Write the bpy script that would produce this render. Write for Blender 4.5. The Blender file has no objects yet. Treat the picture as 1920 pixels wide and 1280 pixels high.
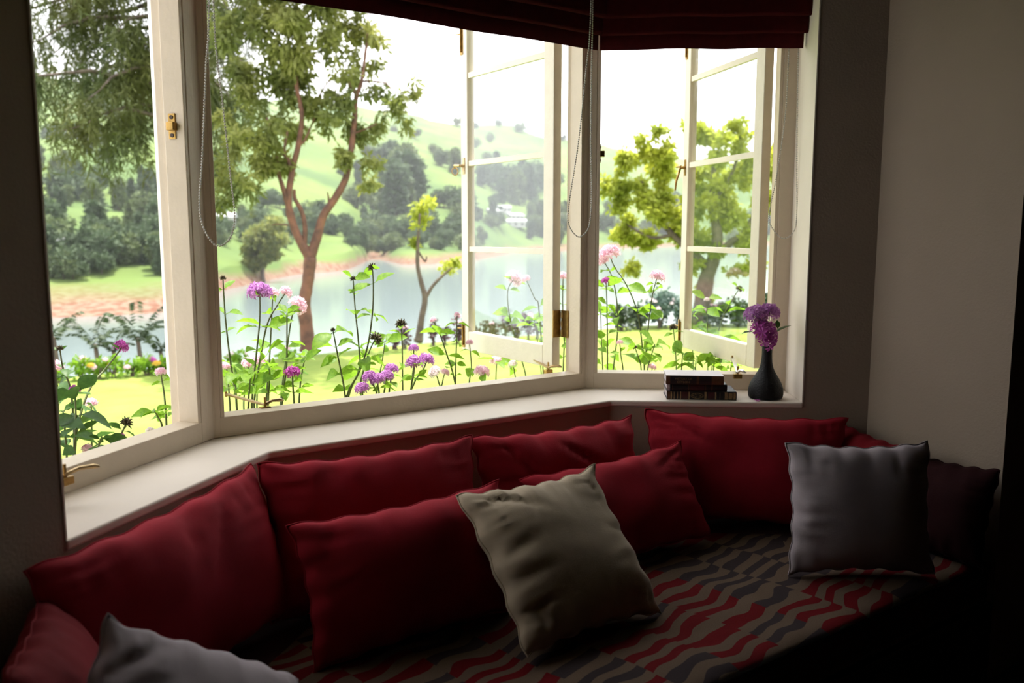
import bpy, bmesh, math, random
import numpy as np
from math import sin, cos, pi, radians, sqrt, atan2, tan
from mathutils import Vector, Matrix, noise
random.seed(7)
SC = bpy.context.scene
COL = SC.collection

# ------------------------------------------------------------------ camera
CAM = Vector((-1.383, -2.253, 1.42)); YAW = radians(35); PIT = radians(7.37); FPX = 1605.0
cd = bpy.data.cameras.new('camera'); cam = bpy.data.objects.new('camera', cd); COL.objects.link(cam)
cd.sensor_width = 36; cd.lens = FPX / 1920 * 36; cd.clip_start = .05; cd.clip_end = 6000
cam.location = CAM; cam.rotation_euler = (pi / 2 - PIT, 0, -YAW)
cd.dof.use_dof = True; cd.dof.focus_distance = 2.75; cd.dof.aperture_fstop = 3.2
SC.camera = cam
# ------------------------------------------------------------------ sky, sun, exposure
world = bpy.data.worlds.new('sky'); SC.world = world; world.use_nodes = True
wb = world.node_tree.nodes['Background']; wb.inputs[0].default_value = (.96, .97, 1.0, 1); wb.inputs[1].default_value = 1.3
sd = bpy.data.lights.new('sun', 'SUN'); sun = bpy.data.objects.new('sun', sd); COL.objects.link(sun)
sd.energy = 4.6; sd.angle = radians(.6); sd.color = (1, .95, .86)
SUN_TO = Vector((.62, .5, 0)).normalized() * cos(radians(78)) + Vector((0, 0, sin(radians(78))))
sun.rotation_euler = SUN_TO.to_track_quat('Z', 'Y').to_euler(); sun.location = (3, 6, 12)
vs = SC.view_settings; vs.view_transform = 'Standard'; vs.look = 'None'; vs.gamma = 1; vs.use_curve_mapping = False
vs.exposure = 1.42
SC.cycles.max_bounces = 8; SC.cycles.diffuse_bounces = 4; SC.cycles.transparent_max_bounces = 16
SC.cycles.sample_clamp_indirect = 6; SC.cycles.volume_bounces = 0

# ------------------------------------------------------------------ helpers
FW = Vector((sin(YAW) * cos(PIT), cos(YAW) * cos(PIT), -sin(PIT))); RT = Vector((cos(YAW), -sin(YAW), 0)); UP = RT.cross(FW)
def pixray(px, py): return FW + RT * ((px - 960) / FPX) - UP * ((py - 640) / FPX)
def at_r(px, py, r):
    """point seen at a picture position, r metres away on the ground plan"""
    d = pixray(px, py); return CAM + d * (r / sqrt(d.x ** 2 + d.y ** 2))
def at_z(px, py, z):
    d = pixray(px, py); return CAM + d * ((z - CAM.z) / d.z)
def top_r(px, r):
    """plan position below/above picture column px at plan distance r"""
    d = pixray(px, 640); k = r / sqrt(d.x ** 2 + d.y ** 2); return CAM.x + d.x * k, CAM.y + d.y * k
BA = radians(38.3)
SEC = {'left': ((-1.326, -.558), BA), 'mid': ((-.62, 0.), 0.), 'right': ((.62, 0.), -BA)}
def sw(s, a, b, z=0):
    (ox, oy), t = SEC[s]; return Vector((ox + cos(t) * a - sin(t) * b, oy + sin(t) * a + cos(t) * b, z))
def at_sec(s, px, py, b):
    (ox, oy), t = SEC[s]; n = Vector((-sin(t), cos(t), 0)); o = sw(s, 0, b); d = pixray(px, py)
    return CAM + d * ((o - CAM).dot(n) / d.dot(n))

class MB:
    def __init__(s): s.v = []; s.f = []; s.uv = None
    def add(s, vs_, fs_):
        k = len(s.v); s.v += [tuple(v) for v in vs_]; s.f += [tuple(i + k for i in f) for f in fs_]; return s
    def box(s, x0, x1, y0, y1, z0, z1, M=None, bev=0.0):
        if bev <= 0:
            vs_ = [Vector((x, y, z)) for z in (z0, z1) for y in (y0, y1) for x in (x0, x1)]
            fs_ = [(0, 2, 3, 1), (4, 5, 7, 6), (0, 1, 5, 4), (2, 6, 7, 3), (0, 4, 6, 2), (1, 3, 7, 5)]
        else:
            bm = bmesh.new(); bmesh.ops.create_cube(bm, size=1)
            for v in bm.verts: v.co = Vector(((x0 + x1) / 2 + v.co.x * (x1 - x0), (y0 + y1) / 2 + v.co.y * (y1 - y0), (z0 + z1) / 2 + v.co.z * (z1 - z0)))
            bmesh.ops.bevel(bm, geom=bm.edges[:], offset=bev, segments=2, profile=.5, affect='EDGES')
            bm.verts.index_update(); vs_ = [v.co.copy() for v in bm.verts]; fs_ = [tuple(v.index for v in f.verts) for f in bm.faces]; bm.free()
        if M is not None: vs_ = [M @ v for v in vs_]
        return s.add(vs_, fs_)
    def prism(s, pts, z0, z1):
        n = len(pts); vs_ = [(p[0], p[1], z0) for p in pts] + [(p[0], p[1], z1) for p in pts]
        fs_ = [tuple(range(n - 1, -1, -1)), tuple(range(n, 2 * n))] + [(i, (i + 1) % n, n + (i + 1) % n, n + i) for i in range(n)]
        return s.add(vs_, fs_)
    def tube(s, pts, rad, n=6, cap=True):
        pts = [Vector(p) for p in pts]; m = len(pts)
        if not hasattr(rad, '__len__'): rad = [rad] * m
        vs_ = []; ref = None
        for i, p in enumerate(pts):
            t = (pts[min(i + 1, m - 1)] - pts[max(i - 1, 0)]).normalized()
            if ref is None: ref = t.orthogonal().normalized()
            ref = (ref - t * ref.dot(t)); ref = ref.normalized() if ref.length > 1e-6 else t.orthogonal().normalized()
            b = t.cross(ref)
            for k in range(n):
                an = 2 * pi * k / n; vs_.append(p + (ref * cos(an) + b * sin(an)) * rad[i])
        fs_ = [(i * n + k, i * n + (k + 1) % n, (i + 1) * n + (k + 1) % n, (i + 1) * n + k) for i in range(m - 1) for k in range(n)]
        if cap: fs_ += [tuple(range(n - 1, -1, -1)), tuple(range((m - 1) * n, m * n))]
        return s.add(vs_, fs_)
    def lathe(s, prof, c=(0, 0, 0), n=32):
        vs_ = [(c[0] + r * cos(2 * pi * k / n), c[1] + r * sin(2 * pi * k / n), c[2] + z) for r, z in prof for k in range(n)]
        fs_ = [(i * n + k, i * n + (k + 1) % n, (i + 1) * n + (k + 1) % n, (i + 1) * n + k) for i in range(len(prof) - 1) for k in range(n)]
        return s.add(vs_, fs_)
    def cyl(s, p, q, r, n=12): return s.tube([p, q], r, n)
    def mesh(s, name, smooth=False):
        me = bpy.data.meshes.new(name); me.from_pydata(s.v, [], s.f); me.validate(); me.update()
        if smooth: me.polygons.foreach_set('use_smooth', [True] * len(me.polygons))
        return me
    def build(s, name, mat, parent=None, smooth=False): return link(name, s.mesh(name, smooth), mat, parent)
def link(name, me, mat=None, parent=None):
    o = bpy.data.objects.new(name, me); COL.objects.link(o)
    if mat is not None and len(me.materials) == 0: me.materials.append(mat)
    if parent is not None: o.parent = parent
    return o
def empty(name, loc=(0, 0, 0), rz=0.0):
    o = bpy.data.objects.new(name, None); COL.objects.link(o); o.location = loc; o.rotation_euler = (0, 0, rz); o.empty_display_size = .05; return o
def tag(o, label, cat, group=None, kind=None):
    o['label'] = label; o['category'] = cat
    if group: o['group'] = group
    if kind: o['kind'] = kind
    return o
def autosmooth(me, ang=40):
    bm = bmesh.new(); bm.from_mesh(me)
    for e in bm.edges: e.smooth = not (len(e.link_faces) == 2 and e.calc_face_angle(0) > radians(ang))
    for f in bm.faces: f.smooth = True
    bm.to_mesh(me); bm.free()
def np_mesh(name, V, quads):
    me = bpy.data.meshes.new(name); n = len(V); m = len(quads); k = quads.shape[1]
    me.vertices.add(n); me.vertices.foreach_set('co', V.astype(np.float32).ravel())
    me.loops.add(m * k); me.loops.foreach_set('vertex_index', quads.astype(np.int32).ravel())
    me.polygons.add(m); me.polygons.foreach_set('loop_start', np.arange(0, m * k, k, dtype=np.int32)); me.polygons.foreach_set('loop_total', np.full(m, k, dtype=np.int32))
    me.update(calc_edges=True); return me

# ------------------------------------------------------------------ materials
def mat(name, col, rough=.7, metal=0., spec=.5, noise_amt=0., noise_scale=8., bump=0., bump_scale=60., sheen=0., transl=0., col2=None, coord='Object'):
    m = bpy.data.materials.new(name); m.use_nodes = True; nt = m.node_tree; b = nt.nodes['Principled BSDF']
    b.inputs['Base Color'].default_value = (*col, 1); b.inputs['Roughness'].default_value = rough; b.inputs['Metallic'].default_value = metal
    b.inputs['Specular IOR Level'].default_value = spec
    if sheen: b.inputs['Sheen Weight'].default_value = sheen; tint = [c ** .8 * 1.6 for c in col] if col[0] > 3 * col[1] else [c ** .45 for c in col]; b.inputs['Sheen Roughness'].default_value = .4; b.inputs['Sheen Tint'].default_value = (*tint, 1)
    tc = nt.nodes.new('ShaderNodeTexCoord')
    colsock = None
    if noise_amt or col2:
        nz = nt.nodes.new('ShaderNodeTexNoise'); nz.inputs['Scale'].default_value = noise_scale; nz.inputs['Detail'].default_value = 5
        nt.links.new(tc.outputs[coord], nz.inputs['Vector'])
        rp = nt.nodes.new('ShaderNodeValToRGB'); rp.color_ramp.elements[0].position = .35; rp.color_ramp.elements[1].position = .65
        c2 = col2 or tuple(max(0, c * (1 - noise_amt)) for c in col)
        rp.color_ramp.elements[0].color = (*c2, 1); rp.color_ramp.elements[1].color = (*col, 1)
        nt.links.new(nz.outputs['Fac'], rp.inputs['Fac']); nt.links.new(rp.outputs['Color'], b.inputs['Base Color']); colsock = rp.outputs['Color']
    if bump:
        n2 = nt.nodes.new('ShaderNodeTexNoise'); n2.inputs['Scale'].default_value = bump_scale; n2.inputs['Detail'].default_value = 4
        nt.links.new(tc.outputs[coord], n2.inputs['Vector'])
        bp = nt.nodes.new('ShaderNodeBump'); bp.inputs['Strength'].default_value = bump; bp.inputs['Distance'].default_value = .01
        nt.links.new(n2.outputs['Fac'], bp.inputs['Height']); nt.links.new(bp.outputs['Normal'], b.inputs['Normal'])
    if transl:
        tr = nt.nodes.new('ShaderNodeBsdfTranslucent'); tr.inputs['Color'].default_value = (*[min(1, c * 1.5) for c in col], 1)
        if colsock is not None: nt.links.new(colsock, tr.inputs['Color'])
        mx = nt.nodes.new('ShaderNodeMixShader'); mx.inputs[0].default_value = transl
        nt.links.new(b.outputs[0], mx.inputs[1]); nt.links.new(tr.outputs[0], mx.inputs[2]); nt.links.new(mx.outputs[0], nt.nodes['Material Output'].inputs['Surface'])
    return m
M = {}
M['wall'] = mat('tan_wall_paint', (.36, .28, .215), .9, spec=.2, noise_amt=.06, noise_scale=3, bump=.12, bump_scale=140)
M['sill'] = mat('cream_sill_paint', (.76, .67, .58), .6, spec=.3, noise_amt=.05, noise_scale=5, bump=.05, bump_scale=60)
M['frame'] = mat('ivory_gloss_paint', (.70, .585, .45), .45, spec=.4, noise_amt=.05, noise_scale=14, bump=.08, bump_scale=90)
M['casement'] = mat('ivory_casement_paint', (.78, .70, .58), .42, spec=.4, noise_amt=.05, noise_scale=20, bump=.08, bump_scale=90)
M['ceiling'] = mat('dark_timber_ceiling', (.09, .055, .035), .6, noise_amt=.3, noise_scale=5)
M['floor'] = mat('dark_floorboards', (.09, .05, .03), .55, noise_amt=.4, noise_scale=6)
M['brass'] = mat('aged_brass', (.45, .27, .08), .35, metal=.9, noise_amt=.35, noise_scale=60)
M['brass_light'] = mat('worn_brass', (.62, .45, .24), .4, metal=.7, noise_amt=.3, noise_scale=50)
M['dark_metal'] = mat('dark_metal', (.07, .05, .04), .4, metal=.8, noise_amt=.3, noise_scale=40)
M['steel'] = mat('bright_steel', (.7, .68, .66), .25, metal=1, noise_amt=.1, noise_scale=50)
M['bead'] = mat('grey_chain_beads', (.58, .54, .50), .35, spec=.6, noise_amt=.1, noise_scale=90)
M['blind'] = mat('dark_red_blind_cloth', (.06, .004, .006), .85, spec=.1, noise_amt=.25, noise_scale=30, bump=.15, bump_scale=500, transl=.06)
def fabric(name, col, sheen, weave=900, slub=.12):
    m = mat(name, col, .85, spec=.15, sheen=sheen, noise_amt=slub, noise_scale=14)
    nt = m.node_tree; b = nt.nodes['Principled BSDF']; tc = [n for n in nt.nodes if n.type == 'TEX_COORD'][0]
    hs = []
    for ax in ('X', 'Y'):
        mp = nt.nodes.new('ShaderNodeMapping'); mp.inputs['Scale'].default_value = (weave, weave * .06, 1) if ax == 'X' else (weave * .06, weave, 1)
        nz = nt.nodes.new('ShaderNodeTexNoise'); nz.inputs['Scale'].default_value = 1; nz.inputs['Detail'].default_value = 1
        nt.links.new(tc.outputs['Object'], mp.inputs['Vector']); nt.links.new(mp.outputs['Vector'], nz.inputs['Vector']); hs.append(nz)
    ad = nt.nodes.new('ShaderNodeMath'); nt.links.new(hs[0].outputs['Fac'], ad.inputs[0]); nt.links.new(hs[1].outputs['Fac'], ad.inputs[1])
    bp = nt.nodes.new('ShaderNodeBump'); bp.inputs['Strength'].default_value = .25; bp.inputs['Distance'].default_value = .0015
    nt.links.new(ad.outputs[0], bp.inputs['Height']); nt.links.new(bp.outputs['Normal'], b.inputs['Normal'])
    return m
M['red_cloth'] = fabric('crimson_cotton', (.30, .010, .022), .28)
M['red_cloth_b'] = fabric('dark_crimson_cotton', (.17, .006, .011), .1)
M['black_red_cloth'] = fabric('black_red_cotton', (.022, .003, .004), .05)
M['beige_cloth'] = fabric('beige_linen', (.42, .335, .24), .3)
M['mauve_cloth'] = fabric('grey_mauve_linen', (.35, .295, .31), .3)
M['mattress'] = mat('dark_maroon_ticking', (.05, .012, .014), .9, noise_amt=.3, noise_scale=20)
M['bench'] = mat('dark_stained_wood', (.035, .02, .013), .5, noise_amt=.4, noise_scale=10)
M['leaf'] = mat('fresh_green_leaf', (.22, .37, .03), .5, spec=.35, col2=(.13, .27, .02), noise_scale=9, transl=.6)
M['leaf_deep_shaded'] = mat('deep_and_shaded_leaf', (.07, .15, .03), .5, spec=.35, col2=(.045, .11, .025), noise_scale=9, transl=.35)  # deep green in the vase; on the leftmost bed plants it is painted shade
M['stem'] = mat('plant_stem', (.10, .10, .05), .6, col2=(.14, .18, .06), noise_scale=6, transl=.1)
M['bud'] = mat('brown_seed_bud', (.055, .04, .03), .8, col2=(.12, .10, .05), noise_scale=90)
M['pink'] = mat('pale_pink_petal', (.80, .48, .62), .6, col2=(.88, .68, .76), noise_scale=60, transl=.4)
M['purple'] = mat('lilac_purple_petal', (.46, .16, .50), .6, col2=(.58, .28, .60), noise_scale=60, transl=.35)
M['magenta'] = mat('magenta_petal', (.42, .05, .34), .6, col2=(.52, .11, .44), noise_scale=60, transl=.3)
M['white_petal'] = mat('white_petal', (.85, .74, .78), .6, noise_amt=.1, noise_scale=60, transl=.4)
M['vase'] = mat('black_matte_clay', (.007, .0065, .007), .6, spec=.3, noise_amt=.4, noise_scale=40, bump=.3, bump_scale=160)
def glass_mat():
    m = bpy.data.materials.new('window_glass'); m.use_nodes = True; nt = m.node_tree; nt.nodes.clear()
    o = nt.nodes.new('ShaderNodeOutputMaterial'); t = nt.nodes.new('ShaderNodeBsdfTransparent'); g = nt.nodes.new('ShaderNodeBsdfGlossy')
    t.inputs[0].default_value = (.93, .95, .94, 1); g.inputs['Roughness'].default_value = .02
    lw = nt.nodes.new('ShaderNodeLayerWeight'); lw.inputs[0].default_value = .5; mx = nt.nodes.new('ShaderNodeMixShader')
    pw = nt.nodes.new('ShaderNodeMath'); pw.operation = 'POWER'; pw.inputs[1].default_value = 4.5
    ma = nt.nodes.new('ShaderNodeMath'); ma.operation = 'MULTIPLY_ADD'; ma.inputs[1].default_value = .9; ma.inputs[2].default_value = .03
    nt.links.new(lw.outputs['Facing'], pw.inputs[0]); nt.links.new(pw.outputs[0], ma.inputs[0]); nt.links.new(ma.outputs[0], mx.inputs[0])
    nt.links.new(t.outputs[0], mx.inputs[1]); nt.links.new(g.outputs[0], mx.inputs[2]); nt.links.new(mx.outputs[0], o.inputs[0]); return m
M['glass'] = glass_mat()

# ------------------------------------------------------------------ room shell
SILL = .82; HEAD = 2.56; CEIL = 2.80; SEAT = .42; TH = .36; FB = .23; FD = .10
T2 = tan(BA / 2)
def struct(name, mb, m, label, cat='wall'): return tag(mb.build(name, m), label, cat, kind='structure')
XA = 1.326; YA = -.558; YF = -1.02
# bay wall: below the sill and above the head, one mesh per side of the bay, with the solid pieces beside the opening
def bay_piece(s, a0, a1, m0, m1, z0, z1, mb):
    """m0, m1: miter of the ends (metres of shift along the wall per metre outward)"""
    p = [sw(s, a0, 0), sw(s, a1, 0), sw(s, a1 + m1 * TH, TH), sw(s, a0 - m0 * TH, TH)]
    mb.prism([(q.x, q.y) for q in p], z0, z1)
mb = MB(); bay_piece('left', 0, .90, 0, T2, -.35, SILL, mb); bay_piece('left', 0, .90, 0, T2, HEAD, CEIL, mb); bay_piece('left', 0, .191, 0, 0, SILL, HEAD, mb)
struct('wall_left', mb, M['wall'], 'left angled wall of the window bay, dark beside the left window')
mb = MB(); bay_piece('mid', 0, 1.24, T2, T2, -.35, SILL, mb); bay_piece('mid', 0, 1.24, T2, T2, HEAD, CEIL, mb)
struct('wall_center', mb, M['wall'], 'centre wall of the bay below and above the wide middle window')
mb = MB(); bay_piece('right', 0, .90, T2, 0, -.35, SILL, mb); bay_piece('right', 0, .90, T2, 0, HEAD, CEIL, mb); bay_piece('right', .675, .90, 0, 0, SILL, HEAD, mb)
struct('wall_right', mb, M['wall'], 'right angled wall of the bay with the pale window reveal')
mb = MB().box(XA, XA + .55, YF, YA + .35, 0, CEIL)
struct('wall_alcove_right', mb, M['wall'], 'pale side wall of the alcove right of the grey cushion')
mb = MB().box(-XA - .55, -XA, YF, YA + .35, 0, CEIL)
struct('wall_alcove_left', mb, M['wall'], 'side wall of the alcove at the left end of the window seat')
mb = MB().box(XA + .55, 4.2, YF, YF + .3, 0, CEIL)
struct('wall_room_right', mb, M['wall'], 'dark room wall running on to the right of the alcove')
mb = MB().box(-4.6, -XA - .55, YF, YF + .3, 0, CEIL)
struct('wall_room_left', mb, M['wall'], 'room wall running on to the left of the alcove')
M['roomwall'] = mat('dim_room_panelling', (.10, .07, .05), .8, noise_amt=.2, noise_scale=4)
struct('wall_back', MB().box(-4.6, 4.2, -7.3, -7.0, 0, CEIL), M['roomwall'], 'dark panelled wall at the back of the room')
struct('wall_side_right', MB().box(4.2, 4.5, -7.3, YF + .3, 0, CEIL), M['roomwall'], 'dark panelled wall on the right side of the room')
struct('wall_side_left', MB().box(-4.9, -4.6, -7.3, YF + .3, 0, CEIL), M['roomwall'], 'dark panelled wall on the left side of the room')
struct('floor', MB().box(-4.9, 4.5, -7.3, .3, -.1, 0), M['floor'], 'dark timber floor of the room', 'floor')
ceil_pts = [(-4.9, -7.3), (4.5, -7.3), (4.5, -.5), (1.75, -.35), (.85, .45), (-.85, .45), (-1.75, -.35), (-4.9, -.5)]
struct('ceiling', MB().prism(ceil_pts, CEIL, CEIL + .12), M['ceiling'], 'plain ceiling over room and bay', 'ceiling')
# unseen eaves outside, added to keep the sun off the sill
e = .72
added_eave = [sw('left', -.7, .30), sw('left', .90 + T2 * .3, .30), sw('mid', 1.24 + T2 * .3, .30), sw('right', 1.6, .30), sw('right', 1.6, e), sw('mid', 1.24 + T2 * e, e), sw('mid', -T2 * e, e), sw('left', -.7, e)]
struct('trim_1', MB().prism([(p.x, p.y) for p in added_eave], CEIL - .08, CEIL + .06), M['frame'], 'unseen roof eaves added outside to shade the bay window', 'eaves')
# sill board, a thin slab over the three walls of the bay
sb = MB(); ov = -.004
pl = [sw('left', .191, ov), sw('left', .90 + T2 * ov, ov), sw('mid', 1.24 + T2 * ov, ov), sw('right', .675, ov), sw('right', .675, TH), sw('mid', 1.24 + T2 * TH, TH), sw('mid', -T2 * TH, TH), sw('left', .191, TH)]
sb.prism([(p.x, p.y) for p in pl], SILL - .02, SILL + .002)
sill = sb.build('trim_2', M['sill']); tag(sill, 'pale painted window sill board running round the bay', 'window sill', kind='structure')
md = sill.modifiers.new('bevel', 'BEVEL'); md.width = .006; md.segments = 3; md.limit_method = 'ANGLE'
# pale linings of the reveals and the soffit above
def lining(n, pts, z0, z1, label):
    tag(MB().prism([(p.x, p.y) for p in pts], z0, z1).build('trim_%d' % n, M['sill']), label, 'window reveal', kind='structure')
lining(5, [sw('right', .671, -.002), sw('right', .6755, -.002), sw('right', .6755, FB), sw('right', .671, FB)], SILL + .002, HEAD, 'pale reveal at the right end of the bay window')
lining(6, [sw('left', .1905, -.002), sw('left', .195, -.002), sw('left', .195, FB), sw('left', .1905, FB)], SILL + .002, HEAD, 'pale reveal at the left end of the bay window')
# corner posts between the windows
def corner_post(s, a, label, n, wl, wr):
    c = lambda b, d: None
    if s == 'L':
        pts = [sw('left', .90 + T2 * FB - wl, FB), sw('mid', -T2 * FB, FB), sw('mid', -T2 * FB + wr, FB), sw('mid', -T2 * FB + wr, FB + FD), sw('mid', -T2 * (FB + FD), FB + FD), sw('left', .90 + T2 * FB - wl, FB + FD)]
    else:
        pts = [sw('mid', 1.24 + T2 * FB - wl, FB), sw('right', -T2 * FB, FB), sw('right', -T2 * FB + wr, FB), sw('right', -T2 * FB + wr, FB + FD), sw('right', -T2 * (FB + FD), FB + FD), sw('mid', 1.24 + T2 * FB - wl, FB + FD)]
    o = MB().prism([(p.x, p.y) for p in pts], SILL + .002, HEAD).build('trim_%d' % n, M['frame'])
    md = o.modifiers.new('bevel', 'BEVEL'); md.width = .003; md.segments = 2; md.limit_method = 'ANGLE'
    tag(o, label, 'window post', kind='structure'); return o
corner_post('L', 0, 'corner post between the left window and the wide middle window', 3, .052, .016)
corner_post('R', 0, 'corner post between the middle window and the right window', 4, .010, .030)

# ------------------------------------------------------------------ windows
RZ = SILL + .062; HZ = 2.50
def bev(o, w=.003):
    md = o.modifiers.new('bevel', 'BEVEL'); md.width = w; md.segments = 2; md.limit_method = 'ANGLE'; return o
def window(n, s, a0, a1, jl, jr, label):
    """frame in the section's own axes: x along wall, y outward, z up; jl, jr: jamb widths"""
    (ox, oy), t = SEC[s]; w = empty('window_%d' % n, (ox, oy, 0), t); tag(w, label, 'window', kind='structure')
    y0, y1 = FB, FB + FD
    # bottom rail with its sloped weathered top and the stop behind
    mbb = MB(); pr = [(y0, SILL + .002), (y0, RZ), (y0 + .066, RZ + .002), (y0 + .07, RZ - .012), (y1 + .03, RZ - .022), (y1 + .03, SILL + .002)]
    mbb.add([(a0 - jl, y, z) for y, z in pr] + [(a1 + jr, y, z) for y, z in pr], [tuple(range(5, -1, -1)), tuple(range(6, 12))] + [(i, (i + 1) % 6, 6 + (i + 1) % 6, 6 + i) for i in range(6)])
    bev(mbb.build('bottom_rail', M['frame'], w), .002)
    bev(MB().box(a0 - jl, a1 + jr, y0, y1, HZ, HEAD).build('head_rail', M['frame'], w))
    for nm, x0, x1, st in (('jamb', a0 - jl, a0, 1), ('jamb', a1, a1 + jr, -1)):
        bev(MB().box(x0, x1, y0 - .001, y1, SILL + .002, HZ).build(nm, M['frame'], w))
    # rebate stops
    bev(MB().box(a0, a0 + .012, y0, y0 + .065, RZ, HZ).build('stop_bead', M['frame'], w), .002)
    bev(MB().box(a1 - .012, a1, y0, y0 + .065, RZ, HZ).build('stop_bead', M['frame'], w), .002)
    return w
BARS = (1.34, 1.71, 2.08)
def casement(win, hinge, ang, width, side, latch, flip=1):
    """mesh frame hinged at local origin, x along its width; side: sign of the thickness side facing the room when shut"""
    z0, z1 = RZ + .008, HZ - .006; st = .062; t = .019
    c = MB()
    c.box(0, st, -t, t, z0, z1, bev=.003); c.box(width - .052, width, -t, t, z0, z1, bev=.003)
    c.box(st, width - .052, -t, t, z0, z0 + .085, bev=.003); c.box(st, width - .052, -t, t, z1 - .06, z1, bev=.003)
    o = c.build('casement', M['casement'], win); o.location = (hinge[0], hinge[1], 0); o.rotation_euler = (0, 0, ang)
    zs = [z0 + .085] + list(BARS) + [z1 - .06]
    for z in BARS:
        g = MB(); x0, x1 = st - .002, width - .050
        pr = [(-t + .004, -.006), (-t + .004, .006), (-.004, .011), (t - .006, .011), (t - .006, -.011), (-.004, -.011)]
        g.add([(x0, y, z + q) for y, q in pr] + [(x1, y, z + q) for y, q in pr], [tuple(range(5, -1, -1)), tuple(range(6, 12))] + [(i, (i + 1) % 6, 6 + (i + 1) % 6, 6 + i) for i in range(6)])
        g.build('glazing_bar', M['casement'], o)
    for i in range(4):
        MB().box(st - .004, width - .048, .004, .007, zs[i] - .002, zs[i + 1] + .002).build('pane', M['glass'], o)
    # hinges, bolts, latch
    for zh in (1.01, 2.33):
        h = MB(); h.box(-.004, -.001, -t, t, zh, zh + .105)                       # leaf on the edge
        h.box(-.045, -.004, side * (t + .001), side * (t + .004), zh, zh + .105)
        for k in range(3): h.cyl((-.008, side * (t + .004), zh + .006 + k * .034), (-.008, side * (t + .004), zh + .028 + k * .034), .0055, 8)
        h.build('hinge', M['brass'], o)
    for zb in ((z0 + .012, 2.17) if latch else ()):
        yb = -side * t; y2 = -side * (t + .003); ym = -side * (t + .006); b = MB(); b.box(width - .024, width - .002, min(yb, y2), max(yb, y2), zb, zb + .105); b.cyl((width - .013, ym, zb + .01), (width - .013, ym, zb + .115), .0045, 8)
        b.cyl((width - .013, ym, zb + .085), (width + .012, ym * 1.4, zb + .085), .003, 6); b.build('bolt', M['brass'], o)
    f = -side
    if latch is None: return o
    l = MB(); l.box(width - .034, width - .016, min(f * t, f * (t + .003)), max(f * t, f * (t + .003)), 1.665, 1.735, bev=.001)
    l.cyl((width - .025, f * t, 1.70), (width - .025, f * (t + .022), 1.70), .0065, 10)
    if latch == 'ring':
        l.cyl((width - .025, f * (t + .02), 1.70), (width + .022, f * (t + .02), 1.703), .006, 8)
        ring = [(width + .018 + .0, f * (t + .02) + .016 * sin(q), 1.678 + .016 * cos(q)) for q in np.linspace(0, 2 * pi, 15)]
        l.tube(ring, .003, 5)
    else:
        l.cyl((width - .025, f * (t + .02), 1.705), (width + .02, f * (t + .02), 1.705), .005, 8)
        l.tube([(width - .025, f * (t + .024), 1.70), (width - .02, f * (t + .03), 1.67), (width - .006, f * (t + .034), 1.64), (width + .002, f * (t + .034), 1.60)], [.006, .005, .0055, .004], 8)
    autos = l.build('latch', M['brass_light'] if latch == 'ring' else M['brass'], o)
    return o
def stay(win, p0, p1, q, name_mat, tip=True):
    """bar from casement bracket p0 to pin p1 on the bottom rail, curled tail towards q"""
    m = MB(); p0, p1, q = Vector(p0), Vector(p1), Vector(q); d = (p1 - p0).normalized(); n = Vector((-d.y, d.x, 0)).normalized()
    vs_ = []
    for p in (p0, p1):
        for sx, sz in ((-1, 0), (1, 0), (1, 1), (-1, 1)): vs_.append(p + n * sx * .0065 + Vector((0, 0, sz * .005)))
    m.add(vs_, [(3, 2, 1, 0), (4, 5, 6, 7), (0, 1, 5, 4), (1, 2, 6, 5), (2, 3, 7, 6), (3, 0, 4, 7)])
    mid = (p1 + q) / 2 + Vector((0, 0, .011))
    m.tube([p1 + Vector((0, 0, .004)), mid, q + Vector((0, 0, .008)), q + (q - p1).normalized() * .012 + Vector((0, 0, .004))], [.0055, .005, .006, .003], 8)
    o = m.build('stay_bar', name_mat, win)
    k = MB(); k.box(p1.x - .016, p1.x + .016, p1.y - .010, p1.y + .010, RZ - .013, RZ + .005, bev=.002); k.cyl((p1.x, p1.y, RZ), (p1.x, p1.y, RZ + .034), .0035, 8)
    k.cyl((p0.x, p0.y, p0.z - .006), (p0.x, p0.y, p0.z + .010), .004, 8)
    k.build('stay_pin', M['brass'], win); return o
def strike(win, x, y, z, sgn):
    m = MB(); m.box(min(x, x + sgn * .003), max(x, x + sgn * .003), y - .011, y + .011, z - .034, z + .034, bev=.001)
    m.box(min(x, x + sgn * .018), max(x, x + sgn * .018), y - .016, y + .008, z - .012, z + .010, bev=.002)
    o = m.build('latch_keep', M['brass'], win)
    s = MB()
    for dz in (-.024, .024): s.cyl((x, y, z + dz), (x + sgn * .005, y, z + dz), .0055, 10)
    s.build('screw', M['dark_metal'], o)

w1 = window(1, 'left', .250, .926, .056, .03, 'left casement window of the bay, standing open to the lake')
w2 = window(2, 'mid', -.058, 1.300, .018, .018, 'wide middle window of the bay with two casements opened outward')
w3 = window(3, 'right', -.048, .620, .028, .055, 'right window of the bay with one casement opened outward')
casement(w1, (.258, .345), radians(92), .655, 1, 'lever')
casement(w2, (-.033, .352), radians(87.6), .655, 1, None)
casement(w2, (1.271, .352), radians(90.5), .655, -1, 'ring')
casement(w3, (.590, .322), radians(38.3 + 69.5), .67, -1, 'lever')
def inwin(win, s, px, py, b, z=None):
    p = at_sec(s, px, py, b) if z is None else at_z(px, py, z)
    (ox, oy), t = SEC[s]; dx, dy = p.x - ox, p.y - oy
    return Vector((cos(t) * dx + sin(t) * dy, -sin(t) * dx + cos(t) * dy, p.z))
stay(w2, inwin(w2, 'mid', 990, 668, 0, RZ + .03), inwin(w2, 'mid', 1028, 691, 0, RZ + .008), inwin(w2, 'mid', 1048, 690, 0, RZ + .012), M['brass_light'])
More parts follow.
